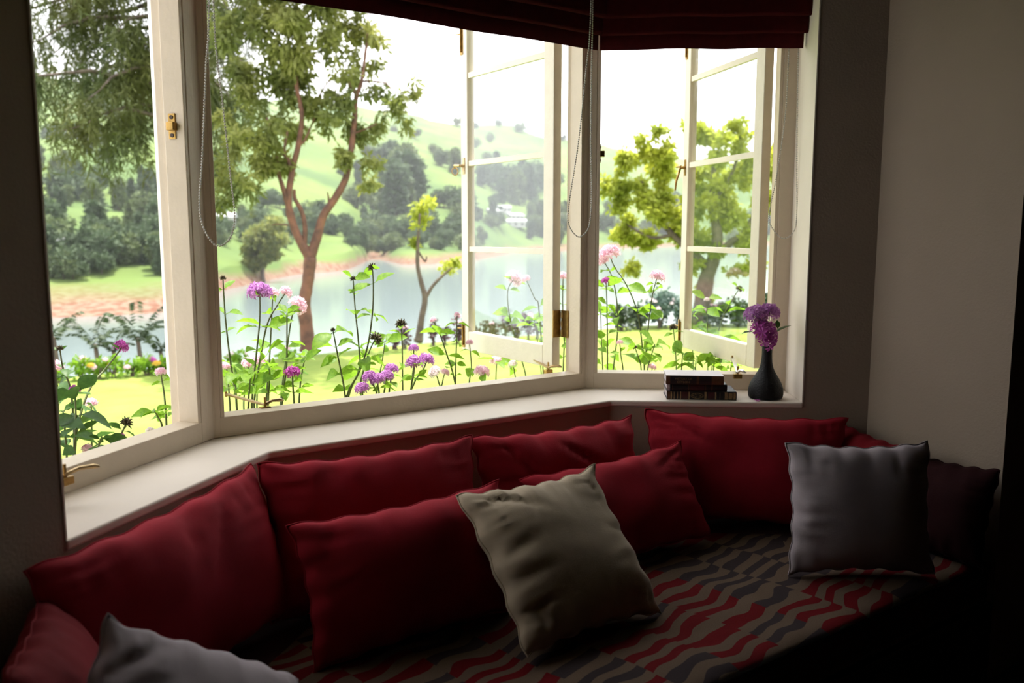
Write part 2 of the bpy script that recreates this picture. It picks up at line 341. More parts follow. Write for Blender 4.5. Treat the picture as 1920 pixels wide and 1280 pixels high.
stay(w2, inwin(w2, 'mid', 424, 740, 0, RZ + .03), inwin(w2, 'mid', 497, 760, 0, RZ + .008), inwin(w2, 'mid', 525, 754, 0, RZ + .012), M['brass_light'])
stay(w3, inwin(w3, 'right', 1373, 671, 0, RZ + .03), inwin(w3, 'right', 1383, 699, 0, RZ + .008), inwin(w3, 'right', 1394, 700, 0, RZ + .010), M['steel'])
stay(w1, inwin(w1, 'left', 70, 885, 0, RZ + .012), inwin(w1, 'left', 122, 893, 0, RZ + .006), inwin(w1, 'left', 176, 880, 0, RZ + .012), M['brass_light'])
strike(w1, .914, .268, 1.70, -1)
strike(w3, -.036, .262, 1.705, 1)

# ------------------------------------------------------------------ roman blinds with bead chains
def bead_chain(parent, pts, label=None):
    """closed-looking loop: strand path of world points, beads on a cord"""
    P = [Vector(p) for p in pts]; out = []
    # Catmull-Rom resample
    for i in range(len(P) - 1):
        p0, p1, p2, p3 = P[max(i - 1, 0)], P[i], P[i + 1], P[min(i + 2, len(P) - 1)]
        for k in range(24):
            t = k / 24; out.append(.5 * ((2 * p1) + (p2 - p0) * t + (2 * p0 - 5 * p1 + 4 * p2 - p3) * t * t + (3 * p1 - p0 - 3 * p2 + p3) * t ** 3))
    out.append(P[-1])
    m = MB(); bm = bmesh.new(); bmesh.ops.create_icosphere(bm, subdivisions=1, radius=.0031); bv = [v.co.copy() for v in bm.verts]; bf = [tuple(v.index for v in f.verts) for f in bm.faces]; bm.free()
    acc = 0; step = .0076
    for i in range(len(out) - 1):
        d = out[i + 1] - out[i]; L = d.length
        while acc < L:
            c = out[i] + d * (acc / L); m.add([c + v for v in bv], bf); acc += step
        acc -= L
    o = m.build('bead_chain', M['bead'], parent, smooth=True)
    MB().tube(out, .0008, 4).build('cord', M['bead'], o)
    return o
def blind(s, a0, a1, label, chain, ml=0., mr=0.):
    (ox, oy), t = SEC[s]; e_ = empty('roman_blind', (ox, oy, 0), t); tag(e_, label, 'blind', 'roman blinds in the bay')
    def layer(nm, prof, ins):
        mb_ = MB(); n = len(prof); N = 24; vs_ = []
        for i in range(N + 1):
            f = i / N
            for y, z in prof:
                xa = a0 + ins - ml * y; xb = a1 - ins + mr * y
                vs_.append((xa + (xb - xa) * f, y + .004 * noise.noise(Vector((f * 5 + a0 * 7, z * 6, 1.3))), z + .006 * noise.noise(Vector((f * 4 + a0 * 9, 2.2, 0)))))
        fs_ = [(i * n + k, (i + 1) * n + k, (i + 1) * n + (k + 1) % n, i * n + (k + 1) % n) for i in range(N) for k in range(n)]
        fs_ += [tuple(range(n)), tuple(range(N * n + n - 1, N * n - 1, -1))]
        mb_.add(vs_, fs_); return mb_.build(nm, M['blind'], e_, smooth=True)
    def loopprof(y, zb, zt, dep, bel):
        pts = []
        for k in range(9):
            q = pi * k / 8; pts.append((y - dep / 2 + dep / 2 * cos(q) if False else y - dep * (.5 - .5 * cos(q)), zb + dep * .5 * (1 - sin(q))))
        pts = [(y, zt)] + pts + [(y - dep * .9 - bel, zb + (zt - zb) * .45), (y - dep * .6, zt)]
        return pts
    layer('cloth_hem', [(.150, 2.50), (.150, 2.056), (.138, 2.052), (.134, 2.10), (.130, 2.50)], 0)
    layer('cloth_fold', loopprof(.128, 2.098, 2.50, .022, .010), -.006)
    layer('cloth_fold', loopprof(.102, 2.150, 2.50, .024, .012), -.012)
    layer('cloth_fold', loopprof(.076, 2.215, 2.50, .024, .012), -.012)
    MB().box(a0 - ml * .1, a1 + mr * .1, .06, .16, 2.50, HEAD - .002).build('head_rail', M['frame'], e_)
    inv = e_.matrix_basis.inverted()
    bead_chain(e_, [inv @ p for p in chain])
    return e_
def chain_pts(s, b, px):
    return [at_sec(s, x, y, b) for x, y in px]
def chain_top(pts, s, b, dz=2.52):
    a, z = pts[0].copy(), pts[-1].copy(); a.z = dz; z.z = dz; return [a] + pts + [z]
ch1 = chain_pts('mid', .115, [(391, 0), (386, 130), (379, 300), (374, 380), (381, 425), (405, 460), (430, 448), (440, 405), (432, 330), (418, 200), (405, 90), (400, 0)])
ch2 = chain_pts('mid', .035, [(1107, 40), (1098, 140), (1084, 270), (1067, 380), (1066, 420), (1085, 444), (1104, 425), (1109, 370), (1108, 270), (1109, 140), (1111, 40)])
ch3 = chain_pts('right', .165, [(1479, 100), (1472, 220), (1456, 330), (1444, 390), (1444, 420), (1466, 446), (1487, 436), (1494, 400), (1494, 300), (1497, 100)])
blind('left', .200, .90, 'dark red roman blind drawn up over the left window', chain_top([p + Vector((0, 0, 0)) for p in ch1], 'mid', .1), 0, T2)
blind('mid', 0, 1.24, 'wide dark red roman blind drawn up over the middle window', chain_top(ch2, 'mid', .05), T2 * .9, T2 * .9)
blind('right', 0, .662, 'dark red roman blind drawn up over the right window', chain_top(ch3, 'right', .17), T2 * .9, 0)

# ------------------------------------------------------------------ window seat
seat_poly = [(-XA + .003, YF), (XA - .003, YF), (XA - .003, YA), (.62, -.003), (-.62, -.003), (-XA + .003, YA)]
def inset(poly, dx, dy):
    return [(max(-XA + dx, min(XA - dx, x)) if abs(x) > 1 else x * (1 - dx * .5), max(YF + dy, y - dx) if y > YF + .01 else YF + dy) for x, y in poly]
bn = empty('window_bench', (0, -.6, 0)); tag(bn, 'built-in window seat bench under the bay, dark below the throw', 'bench')
pl = [(x, y + .6) for x, y in seat_poly]
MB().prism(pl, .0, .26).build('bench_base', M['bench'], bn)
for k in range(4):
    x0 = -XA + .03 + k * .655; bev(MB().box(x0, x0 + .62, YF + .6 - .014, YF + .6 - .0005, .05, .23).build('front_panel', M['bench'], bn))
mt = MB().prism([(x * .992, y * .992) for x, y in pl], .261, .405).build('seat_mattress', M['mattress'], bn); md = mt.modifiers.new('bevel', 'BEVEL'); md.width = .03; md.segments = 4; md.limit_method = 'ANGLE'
# patterned throw
def throw_mat():
    m = bpy.data.materials.new('woven_wavy_stripes'); m.use_nodes = True; nt = m.node_tree; b = nt.nodes['Principled BSDF']; b.inputs['Roughness'].default_value = .95; b.inputs['Specular IOR Level'].default_value = .1
    N = nt.nodes.new; L = nt.links.new
    def math_(op, a, b_=None, c=None):
        n = N('ShaderNodeMath'); n.operation = op
        for i, q in enumerate((a, b_, c)):
            if q is None: continue
            if isinstance(q, (int, float)): n.inputs[i].default_value = q
            else: L(q, n.inputs[i])
        return n.outputs[0]
    uv = N('ShaderNodeUVMap'); sep = N('ShaderNodeSeparateXYZ'); L(uv.outputs[0], sep.inputs[0]); u, v = sep.outputs[0], sep.outputs[1]
    colw = .165
    ci = math_('FLOOR', math_('DIVIDE', u, colw)); cf = math_('FRACT', math_('DIVIDE', u, colw))
    wn = N('ShaderNodeTexWhiteNoise'); wn.noise_dimensions = '1D'; L(ci, wn.inputs['W']); rnd = wn.outputs['Value']
    # wavy stripe coordinate inside a column, waists and bellies
    cu = N('ShaderNodeCombineXYZ'); L(math_('MULTIPLY', u, 9.5), cu.inputs[0]); L(math_('MULTIPLY', v, 8.0), cu.inputs[1])
    nz = N('ShaderNodeTexNoise'); nz.inputs['Scale'].default_value = 1.0; nz.inputs['Detail'].default_value = 0.0; L(cu.outputs[0], nz.inputs['Vector'])
    s = math_('ADD', math_('DIVIDE', v, .062), math_('MULTIPLY', rnd, .9)); s = math_('ADD', s, math_('MULTIPLY', math_('SUBTRACT', nz.outputs['Fac'], .5), 1.15))
    s = math_('ADD', s, math_('MULTIPLY', math_('SUBTRACT', cf, .5), math_('SUBTRACT', math_('MULTIPLY', rnd, .6), .3)))
    si = math_('FLOOR', s); fr = math_('FRACT', s)
    dark = math_('GREATER_THAN', fr, .5)
    cb = N('ShaderNodeCombineXYZ'); L(math_('FLOOR', math_('DIVIDE', ci, 1.0)), cb.inputs[0]); L(math_('FLOOR', math_('DIVIDE', si, 3.0)), cb.inputs[1])
    w2_ = N('ShaderNodeTexWhiteNoise'); w2_.noise_dimensions = '2D'; L(cb.outputs[0], w2_.inputs['Vector'])
    grey = math_('GREATER_THAN', w2_.outputs['Value'], .68)
    def rgb(c): n = N('ShaderNodeRGB'); n.outputs[0].default_value = (*c, 1); return n.outputs[0]
    def mix(f, a, b_): n = N('ShaderNodeMix'); n.data_type = 'RGBA'; L(f, n.inputs['Factor']); L(a, n.inputs['A']); L(b_, n.inputs['B']); return n.outputs['Result']
    dk = mix(grey, rgb((.11, .004, .006)), rgb((.036, .026, .027)))
    mo = N('ShaderNodeTexNoise'); mo.inputs['Scale'].default_value = 420; mo.inputs['Detail'].default_value = 3; L(uv.outputs[0], mo.inputs['Vector'])
    lt = mix(math_('MULTIPLY', mo.outputs['Fac'], 1.2), rgb((.06, .036, .024)), rgb((.15, .105, .072)))
    L(mix(dark, lt, dk), b.inputs['Base Color'])
    bp = N('ShaderNodeBump'); bp.inputs['Strength'].default_value = .5; bp.inputs['Distance'].default_value = .003; L(mo.outputs['Fac'], bp.inputs['Height']); L(bp.outputs[0], b.inputs['Normal'])
    return m
def throw():
    nx, ny = 120, 64; x0, x1 = -1.02, 1.18; y0, y1 = YF - .005, -.16
    me = bpy.data.meshes.new('throw'); vs_ = []; uvs = []
    for j in range(ny + 1):
        for i in range(nx + 1):
            x = x0 + (x1 - x0) * i / nx; y = y0 + (y1 - y0) * j / ny
            if y > -.16 - max(0, abs(x) - .5) * .82: y = -.16 - max(0, abs(x) - .5) * .82
            z = .4085 + .006 * noise.noise(Vector((x * 5, y * 5, 0))) + .007 * abs(noise.noise(Vector((x * 3 + y * 4, y * 7 - x * 2, 4))))
            dd = y - (YF + .03)
            if dd < 0: z -= dd * dd * 9
            vs_.append((x, y, z)); uvs.append((x * .985 + y * .17 + 5, y * .985 - x * .17 + 5))
    fs_ = [(j * (nx + 1) + i, j * (nx + 1) + i + 1, (j + 1) * (nx + 1) + i + 1, (j + 1) * (nx + 1) + i) for j in range(ny) for i in range(nx)]
    me.from_pydata(vs_, [], fs_); ul = me.uv_layers.new(name='uv')
    for l in me.loops: ul.data[l.index].uv = uvs[l.vertex_index]
    me.polygons.foreach_set('use_smooth', [True] * len(me.polygons))
    o = link('woven_throw', me, throw_mat()); md = o.modifiers.new('thick', 'SOLIDIFY'); md.thickness = .005; md.offset = 1
    tag(o, 'woven throw with wavy red, beige and grey stripes spread over the window seat', 'throw')
throw()

# ------------------------------------------------------------------ cushions
def cushion(name, c, psi, lam, rho, w, h, t, m, label, seed, puck=.5, fold=(), group=None, sag=0., conc=1.):
    N = 36; me = bpy.data.meshes.new(name); vs_ = []; idx = {}
    rnd = random.Random(seed); ph = [rnd.uniform(0, 6.3) for _ in range(8)]
    def shape(u, v, sgn):
        cu, cv = 1 - u * u, 1 - v * v
        x = w / 2 * u * (1 - .075 * conc * cv * abs(u) ** 2.0); y = h / 2 * v * (1 - .085 * conc * cu * abs(v) ** 2.0)
        z = t / 2 * (max(0, 1 - abs(u) ** 2.4) * max(0, 1 - abs(v) ** 2.4)) ** .52
        # creases that run in from the seams, and a soft uneven filling
        eu = max(0, (abs(u) - .35) / .65); ev = max(0, (abs(v) - .35) / .65)
        edge = min(1, 5 * min(1 - abs(u), 1 - abs(v)))
        nu = noise.noise(Vector((v * 7 * h / .4 + seed, u * 1.1 + sgn, seed * .7))); nv = noise.noise(Vector((u * 7 * w / .4 + seed * 2, v * 1.1 + sgn, seed * .3)))
        z += puck * edge * .011 * (eu ** 1.5 * (.35 - abs(nu) * 2.2) + ev ** 1.5 * (.35 - abs(nv) * 2.2))
        z += puck * .014 * edge * noise.noise(Vector((u * 1.2 * w / h + seed, v * 1.2, sgn * 3.1 + seed)))
        for (fu, fv, fa, fl, fd) in fold:
            du, dv = (u - fu) * w / 2, (v - fv) * h / 2; p = du * cos(fa) + dv * sin(fa); q = -du * sin(fa) + dv * cos(fa)
            z += fd * math.exp(-(q / .012) ** 2) * math.exp(-(p / fl) ** 2) * edge
        # seam line itself wavers
        yy = y + (.004 * puck * sin(u * 17 + ph[4]) * ev - sag * cu * (1 if v > 0 else .3) * abs(v))
        xx = x + .004 * puck * sin(v * 15 + ph[5]) * eu
        corner = (abs(u) * abs(v)) ** 6
        zz = sgn * z + .02 * corner * sin(ph[6] + 2 * (u > 0) + 3 * (v > 0)) * puck
        return (xx, yy, zz)
    q = [sin(pi / 2 * (-1 + 2 * i / N)) * .35 + (-1 + 2 * i / N) * .65 for i in range(N + 1)]
    for sgn in (1, -1):
        for j in range(N + 1):
            for i in range(N + 1):
                bd = i in (0, N) or j in (0, N)
                if sgn == -1 and bd: idx[(sgn, i, j)] = idx[(1, i, j)]; continue
                idx[(sgn, i, j)] = len(vs_); vs_.append(shape(q[i], q[j], sgn))
    fs_ = []
    for j in range(N):
        for i in range(N):
            fs_.append((idx[(1, i, j)], idx[(1, i + 1, j)], idx[(1, i + 1, j + 1)], idx[(1, i, j + 1)]))
            fs_.append((idx[(-1, i, j)], idx[(-1, i, j + 1)], idx[(-1, i + 1, j + 1)], idx[(-1, i + 1, j)]))
    me.from_pydata(vs_, [], fs_); me.polygons.foreach_set('use_smooth', [True] * len(me.polygons))
    o = link(name, me, m)
    o.matrix_world = Matrix.Translation(c) @ Matrix.Rotation(radians(psi), 4, 'Z') @ Matrix.Rotation(pi / 2 - radians(lam), 4, 'X') @ Matrix.Rotation(radians(rho), 4, 'Z')
    bpy.context.view_layer.update()
    ring = [vs_[idx[(1, i, 0)]] for i in range(N)] + [vs_[idx[(1, N, j)]] for j in range(N)] + [vs_[idx[(1, N - i, N)]] for i in range(N)] + [vs_[idx[(1, 0, N - j)]] for j in range(N)]
    ring.append(ring[0]); MB().tube(ring, .0022, 6, cap=False).build('seam', m, o, smooth=True)
    tag(o, label, 'cushion', group); return o
R_, RB = M['red_cloth'], M['red_cloth_b']
G1 = 'red cushions along the window seat'; G2 = 'grey mauve square cushions'
cushion('red_cushion', (-.941, -.362, .632), 38.1, 15, .3, .73, .385, .16, R_, 'large red cushion leaning on the left angled wall under the left window', 3, .9, fold=((.3, .55, .9, .10, -.012), (0, .6, 1.2, .08, -.010)), group=G1)
cushion('red_cushion', (-.371, -.175, .622), -.8, 14, -1.2, .655, .405, .17, R_, 'red back-row cushion under the left half of the middle window', 5, .9, fold=((-.5, .75, 1.3, .06, -.01),), group=G1)
cushion('red_cushion', (.274, -.175, .612), -1, 14, -1.3, .645, .385, .17, R_, 'creased red back-row cushion under the right half of the middle window', 11, 1.1, fold=((.15, .45, -.6, .10, -.018), (-.55, .5, -.9, .09, -.014)), group=G1)
cushion('red_cushion', (.904, -.374, .612), -38.8, 14.5, -1.7, .69, .375, .17, R_, 'red cushion leaning below the books and the black vase', 17, .9, fold=((-.5, .6, -.5, .10, -.012),), group=G1)
cushion('red_cushion', (-.398, -.415, .575), -.3, 23, .4, .60, .34, .17, R_, 'red front-row cushion partly behind the beige cushion on its left', 23, .8, group=G1)
cushion('red_cushion', (.37, -.345, .570), -2.4, 31, 1.7, .64, .315, .15, R_, 'red front-row cushion showing right of the beige cushion', 29, .9, fold=((.7, .7, .4, .06, -.01),), group=G1)
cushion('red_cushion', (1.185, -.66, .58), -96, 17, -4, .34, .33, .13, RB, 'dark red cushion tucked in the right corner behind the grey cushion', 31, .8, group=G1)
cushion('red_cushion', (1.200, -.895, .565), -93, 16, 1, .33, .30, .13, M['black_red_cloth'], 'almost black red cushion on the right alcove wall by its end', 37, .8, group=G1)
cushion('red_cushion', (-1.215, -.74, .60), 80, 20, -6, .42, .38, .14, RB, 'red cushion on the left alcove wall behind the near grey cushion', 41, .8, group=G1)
cushion('beige_cushion', (-.05, -.575, .588), 1.4, 44.9, -1.4, .455, .44, .15, M['beige_cloth'], 'square beige linen cushion lying tilted on the front red cushions', 43, 1.1, fold=((-.75, .1, .2, .06, -.012), (-.75, -.25, .15, .07, -.012), (-.78, -.6, .1, .06, -.01), (-.55, .75, -.5, .08, -.014)))
cushion('grey_cushion', (.85, -.845, .612), -35, 9, 0, .425, .385, .15, M['mauve_cloth'], 'square grey mauve cushion standing at the right end of the throw', 47, .8, fold=((-.85, .05, 0, .05, .012), (-.85, -.15, 0, .05, .012), (-.85, -.35, 0, .05, .01)), group=G2)
cushion('grey_cushion', (-1.075, -.935, .575), 31, 42, -44, .38, .41, .17, M['mauve_cloth'], 'grey mauve cushion at the lower left, nearest the room', 53, .9, fold=((-.8, .6, .7, .06, -.012), (-.8, .3, .5, .06, -.012)), group=G2, conc=.1)

# ------------------------------------------------------------------ books on the sill
def book(bx, by, bz, L, D, H, rz, cover, pages, label, bands, title=None, emblem=None, name='book'):
    """origin at the spine's lower left corner on the sill; x along spine, y depth, z up; lies flat, spine to the room"""
    e_ = empty(name, sw('right', bx, by, bz), -BA + rz); tag(e_, label, 'book', 'old books stacked on the sill')
    c = MB(); c.box(0, L, 0, D, 0, .0028, bev=.0008); c.box(0, L, 0, D, H - .0028, H, bev=.0008)
    sp = [(-.0035 * sin(pi * k / 8), H * k / 8) for k in range(9)]
    pr = sp + [(.004, H), (.004, 0)]; n = len(pr)
    c.add([(0, y, z) for y, z in pr] + [(L, y, z) for y, z in pr], [tuple(range(n)), tuple(range(2 * n - 1, n - 1, -1))] + [(i, n + i, n + (i + 1) % n, (i + 1) % n) for i in range(n)])
    cv = c.build('cover', cover, e_)
    MB().box(.003, L - .003, .003, D - .005, .0028, H - .0028).build('page_block', pages, e_)
    for x0, x1, z0, z1, mm in bands:
        b = MB(); m_ = 6; vs_ = []
        for x in (x0 * L, x1 * L):
            for k in range(m_ + 1):
                z = H * (z0 + (z1 - z0) * k / m_); vs_.append((x, -.0035 * sin(pi * z / H) - .0005, z))
        b.add(vs_, [(k, k + 1 + m_, k + 2 + m_, k + 1) for k in range(m_)]); o = b.build('spine_label', mm, e_); md = o.modifiers.new('s', 'SOLIDIFY'); md.thickness = .0004
    def text(t, x, z, size, mm, wmax):
        fc = bpy.data.curves.new('lettering', 'FONT'); fc.body = t; fc.size = size; fc.align_x = 'CENTER'; fc.align_y = 'CENTER'; fc.extrude = .0002; fc.materials.append(mm)
        to = bpy.data.objects.new('lettering', fc); COL.objects.link(to); bpy.context.view_layer.update()
        me = bpy.data.meshes.new_from_object(to.evaluated_get(bpy.context.evaluated_depsgraph_get())); bpy.data.objects.remove(to)
        if len(me.materials) == 0: me.materials.append(mm)
        o = bpy.data.objects.new('lettering', me); COL.objects.link(o); o.parent = e_; o.location = (x * L, -.0046, z * H); o.rotation_euler = (pi / 2, 0, 0); return o
    for t in title or (): text(*t)
    if emblem:
        x, z, mm = emblem; em = MB()
        for k in range(7):
            q = 2 * pi * k / 7; em.tube([(x * L + .016 * cos(q) + .004 * cos(a), -.0042, z * H + .006 * sin(q) + .0035 * sin(a)) for a in np.linspace(0, 2 * pi, 9)], .0006, 4)
        em.tube([(x * L + .022 * cos(a), -.0042, z * H + .0095 * sin(a)) for a in np.linspace(0, 2 * pi, 25)], .0006, 4); em.build('spine_emblem', mm, e_)
    return e_
M['bk_brown'] = mat('brown_leather', (.13, .05, .02), .5, noise_amt=.35, noise_scale=40)
M['bk_dark'] = mat('black_leather', (.012, .010, .012), .5, noise_amt=.3, noise_scale=40)
M['bk_maroon'] = mat('maroon_leather', (.07, .012, .014), .5, noise_amt=.35, noise_scale=40)
M['bk_gold'] = mat('dull_gilt', (.38, .25, .12), .5, metal=.3, noise_amt=.4, noise_scale=120)
M['bk_cream'] = mat('cream_cover', (.62, .55, .56), .45, noise_amt=.1, noise_scale=30)
M['bk_page'] = mat('lilac_grey_page_edges', (.55, .48, .50), .8, noise_amt=.3, noise_scale=300)
pA = at_sec('right', 1250, 748, .03)
def aof(px, py, b):
    p = at_sec('right', px, py, b); dx, dy = p.x - .62, p.y; return dx * cos(BA) - dy * sin(BA)
a_b = aof(1250, 748, .028)
z = SILL + .0025
book(a_b, .028, z, .245, .13, .030, radians(-1.5), M['bk_dark'], M['bk_page'], 'bottom book of the stack, longest, with gilt bands on its spine', [(.01, .05, .04, .96, M['bk_brown']), (.055, .075, .05, .95, M['bk_gold']), (.10, .11, .08, .92, M['bk_gold']), (.15, .16, .08, .92, M['bk_gold']), (.19, .205, .05, .95, M['bk_gold']), (.21, .30, .08, .92, M['bk_maroon']), (.31, .33, .05, .95, M['bk_gold']), (.54, .57, .05, .95, M['bk_gold']), (.59, .68, .08, .92, M['bk_maroon']), (.69, .71, .05, .95, M['bk_gold']), (.76, .765, .08, .92, M['bk_gold']), (.83, .87, .05, .95, M['bk_gold']), (.885, .94, .12, .88, M['bk_gold']), (.955, .985, .08, .92, M['bk_gold'])], emblem=(.435, .5, M['bk_gold']))
z += .0302
book(a_b + .000, .032, z, .212, .125, .025, radians(-1.0), M['bk_dark'], M['bk_page'], 'thin dark middle book of the stack', [(.0, .05, .05, .95, M['bk_page']), (.09, .10, .1, .9, M['bk_brown']), (.36, .37, .08, .92, M['bk_brown']), (.39, .62, .12, .88, M['bk_maroon']), (.64, .65, .08, .92, M['bk_brown']), (.74, .76, .08, .92, M['bk_brown'])])
z += .0252
book(a_b - .004, .026, z, .202, .125, .031, radians(-2.0), M['bk_brown'], M['bk_page'], 'top book of the stack with a pale cover and dark title panels', [(.07, .53, .03, .97, M['bk_dark']), (.575, .79, .03, .97, M['bk_dark'])], title=[('HISTORY OF', .30, .66, .0105, M['bk_gold'], 0), ('CEYLON', .30, .28, .0115, M['bk_gold'], 0)])
cov = MB().box(0, .202, 0, .125, .0311, .0318).build('cover_sheet', M['bk_cream'], [o for o in COL.objects if o.name.startswith('book')][-1])

# ------------------------------------------------------------------ flowers: shared meshes
def floret(mb_, c, n, r, open_=.6):
    """five-petalled star at c facing n"""
    n = n.normalized(); a = n.orthogonal().normalized(); b = n.cross(a); r0 = random.uniform(0, 6.3)
    for k in range(5):
        q = r0 + 2 * pi * k / 5; d = a * cos(q) + b * sin(q); s_ = n.cross(d)
        p0 = c; p1 = c + d * r * .55 + s_ * r * .27 + n * r * .18; p2 = c + d * r * (1.05) + n * r * .05; p3 = c + d * r * .55 - s_ * r * .27 + n * r * .18
        mb_.add([p0, p1, p2, p3], [(0, 1, 2, 3)])
def head_mesh(name, nfl, R, flat, r, m, seed):
    """domed cluster of star florets on short tubes, radius R"""
    random.seed(seed); mb_ = MB()
    for i in range(nfl):
        f = (i + .5) / nfl; th = math.acos(1 - f * (1.25)); ph = i * 2.39996
        n = Vector((sin(th) * cos(ph), sin(th) * sin(ph), cos(th) * flat + .0)); k = random.uniform(.78, 1.12)
        c = Vector((n.x * R * k, n.y * R * k, n.z * R * k)); floret(mb_, c, n + Vector([random.uniform(-.3, .3) for _ in range(3)]), r)
        mb_.tube([c * .25, c * .98], [.0012, .0009], 3, cap=False)
    me = mb_.mesh(name); me.materials.append(m); return me
def bud_mesh(name, R, seed):
    random.seed(seed); mb_ = MB()
    for i in range(34):
        th = math.acos(1 - (i + .5) / 34 * 1.5); ph = i * 2.39996; n = Vector((sin(th) * cos(ph), sin(th) * sin(ph), cos(th)))
        mb_.tube([n * R * .1, n * R * .7, n * R * random.uniform(.9, 1.25)], [.0012, .0022, .0012], 4)
    me = mb_.mesh(name); me.materials.append(M['bud']); return me
HEADS = {}
for nm, mm in (('pink', 'pink'), ('purple', 'purple'), ('magenta', 'magenta'), ('white', 'white_petal')):
    HEADS[nm] = [head_mesh('flower_head', 38, .029, .8, .0135, M[mm], k) for k in (1, 2)]
HEADS['bud'] = [bud_mesh('seed_head', .014, 5)]
def leaf_mesh(name, m, droop, seed):
    """pointed oval leaf folded along its midrib, unit length along x"""
    random.seed(seed); prof = [(0, .015), (.12, .12), (.3, .26), (.5, .29), (.7, .22), (.88, .10), (1, 0)]; mb_ = MB(); vs_ = []
    for x, hw in prof:
        zc = -droop * x * x + .12 * x; fold = .35
        wv = .02 * sin(x * 14)
        vs_ += [(x, -hw, zc + hw * fold + wv), (x, 0, zc), (x, hw, zc + hw * fold - wv)]
    fs_ = []
    for i in range(len(prof) - 1):
        k = i * 3; fs_ += [(k, k + 3, k + 4, k + 1), (k + 1, k + 4, k + 5, k + 2)]
    mb_.add(vs_, fs_); mb_.tube([(-.12, 0, -.01), (0, 0, 0)], .012, 4); me = mb_.mesh(name, True); me.materials.append(m); return me
LEAVES = {'leaf': [leaf_mesh('leaf', M['leaf'], d, k) for k, d in enumerate((.1, .3, .55))], 'deep_shaded': [leaf_mesh('leaf', M['leaf_deep_shaded'], d, k) for k, d in enumerate((.1, .35, .6))]}

# ------------------------------------------------------------------ vase with flowers
vb = sw('right', aof(1435, 742, .075), .075, SILL + .0022)
ve = empty('bud_vase', vb); tag(ve, 'small black clay bottle vase with a slender neck on the sill', 'vase')
prof = [(.0, .0), (.058, .0), (.0605, .006), (.0625, .018), (.0615, .034), (.056, .054), (.046, .072), (.034, .090), (.0255, .106), (.021, .122), (.0185, .142), (.0175, .165), (.0185, .186), (.0165, .187), (.0150, .175), (.0150, .140), (.0, .139)]
o = MB().lathe(prof, n=40).build('vase_body', M['vase'], ve, smooth=True); md = o.modifiers.new('sub', 'SUBSURF'); md.levels = md.render_levels = 1
MB().tube([(.018 * cos(a), .018 * sin(a), .186) for a in np.linspace(0, 2 * pi, 25)], .0018, 6).build('rim', M['vase'], ve, smooth=True)
def cut_flower(label, px, py, db, headkind, size, dirn, leaves=()):
    top = at_sec('right', px, py, .075 + db); e_ = empty('cut_flower', vb + Vector((0, 0, .14))); tag(e_, label, 'flower', 'flowers in the black vase')
    loc = top - e_.location; b = MB(); b.tube([(random.uniform(-.006, .006), random.uniform(-.006, .006), .0), (loc.x * .25, loc.y * .25, .05), loc * .9, loc], [.0022, .002, .0018, .0016], 6); b.build('stem', M['stem'], e_)
    h = link('flower_head', HEADS[headkind][0], None, e_); h.location = loc; h.scale = (size,) * 3; h.rotation_euler = dirn
    for (lpx, lpy, tx, ty) in leaves:
        p = at_sec('right', lpx, lpy, .06) - e_.location; q = at_sec('right', tx, ty, .05) - e_.location; d = q - p
        l = link('leaf', LEAVES['deep_shaded'][0], None, e_); l.location = p; l.scale = (d.length,) * 3; l.rotation_euler = d.to_track_quat('X', 'Z').to_euler()
cut_flower('purple flower head at the upper left of the black vase', 1417, 592, -.01, 'purple', 1.25, (.5, -.35, 0))
cut_flower('purple flower head at the upper right of the black vase', 1443, 585, .01, 'purple', 1.15, (.4, .3, 1))
cut_flower('magenta flower head resting low on the black vase mouth', 1432, 627, -.035, 'magenta', 1.6, (.9, 0, .3), leaves=((1412, 622, 1391, 626), (1416, 613, 1403, 610), (1452, 625, 1483, 611), (1458, 616, 1457, 600)))
fl = MB(); floret(fl, Vector((0, 0, .004)), Vector((0, 0, 1)), .012); floret(fl, Vector((0, 0, .002)), Vector((.2, -.3, 1)), .011)
o = fl.build('fallen_floret', M['magenta']); o.location = sw('right', aof(1420, 746, .008), .010, SILL + .002); tag(o, 'single magenta floret dropped on the sill before the vase', 'petal')

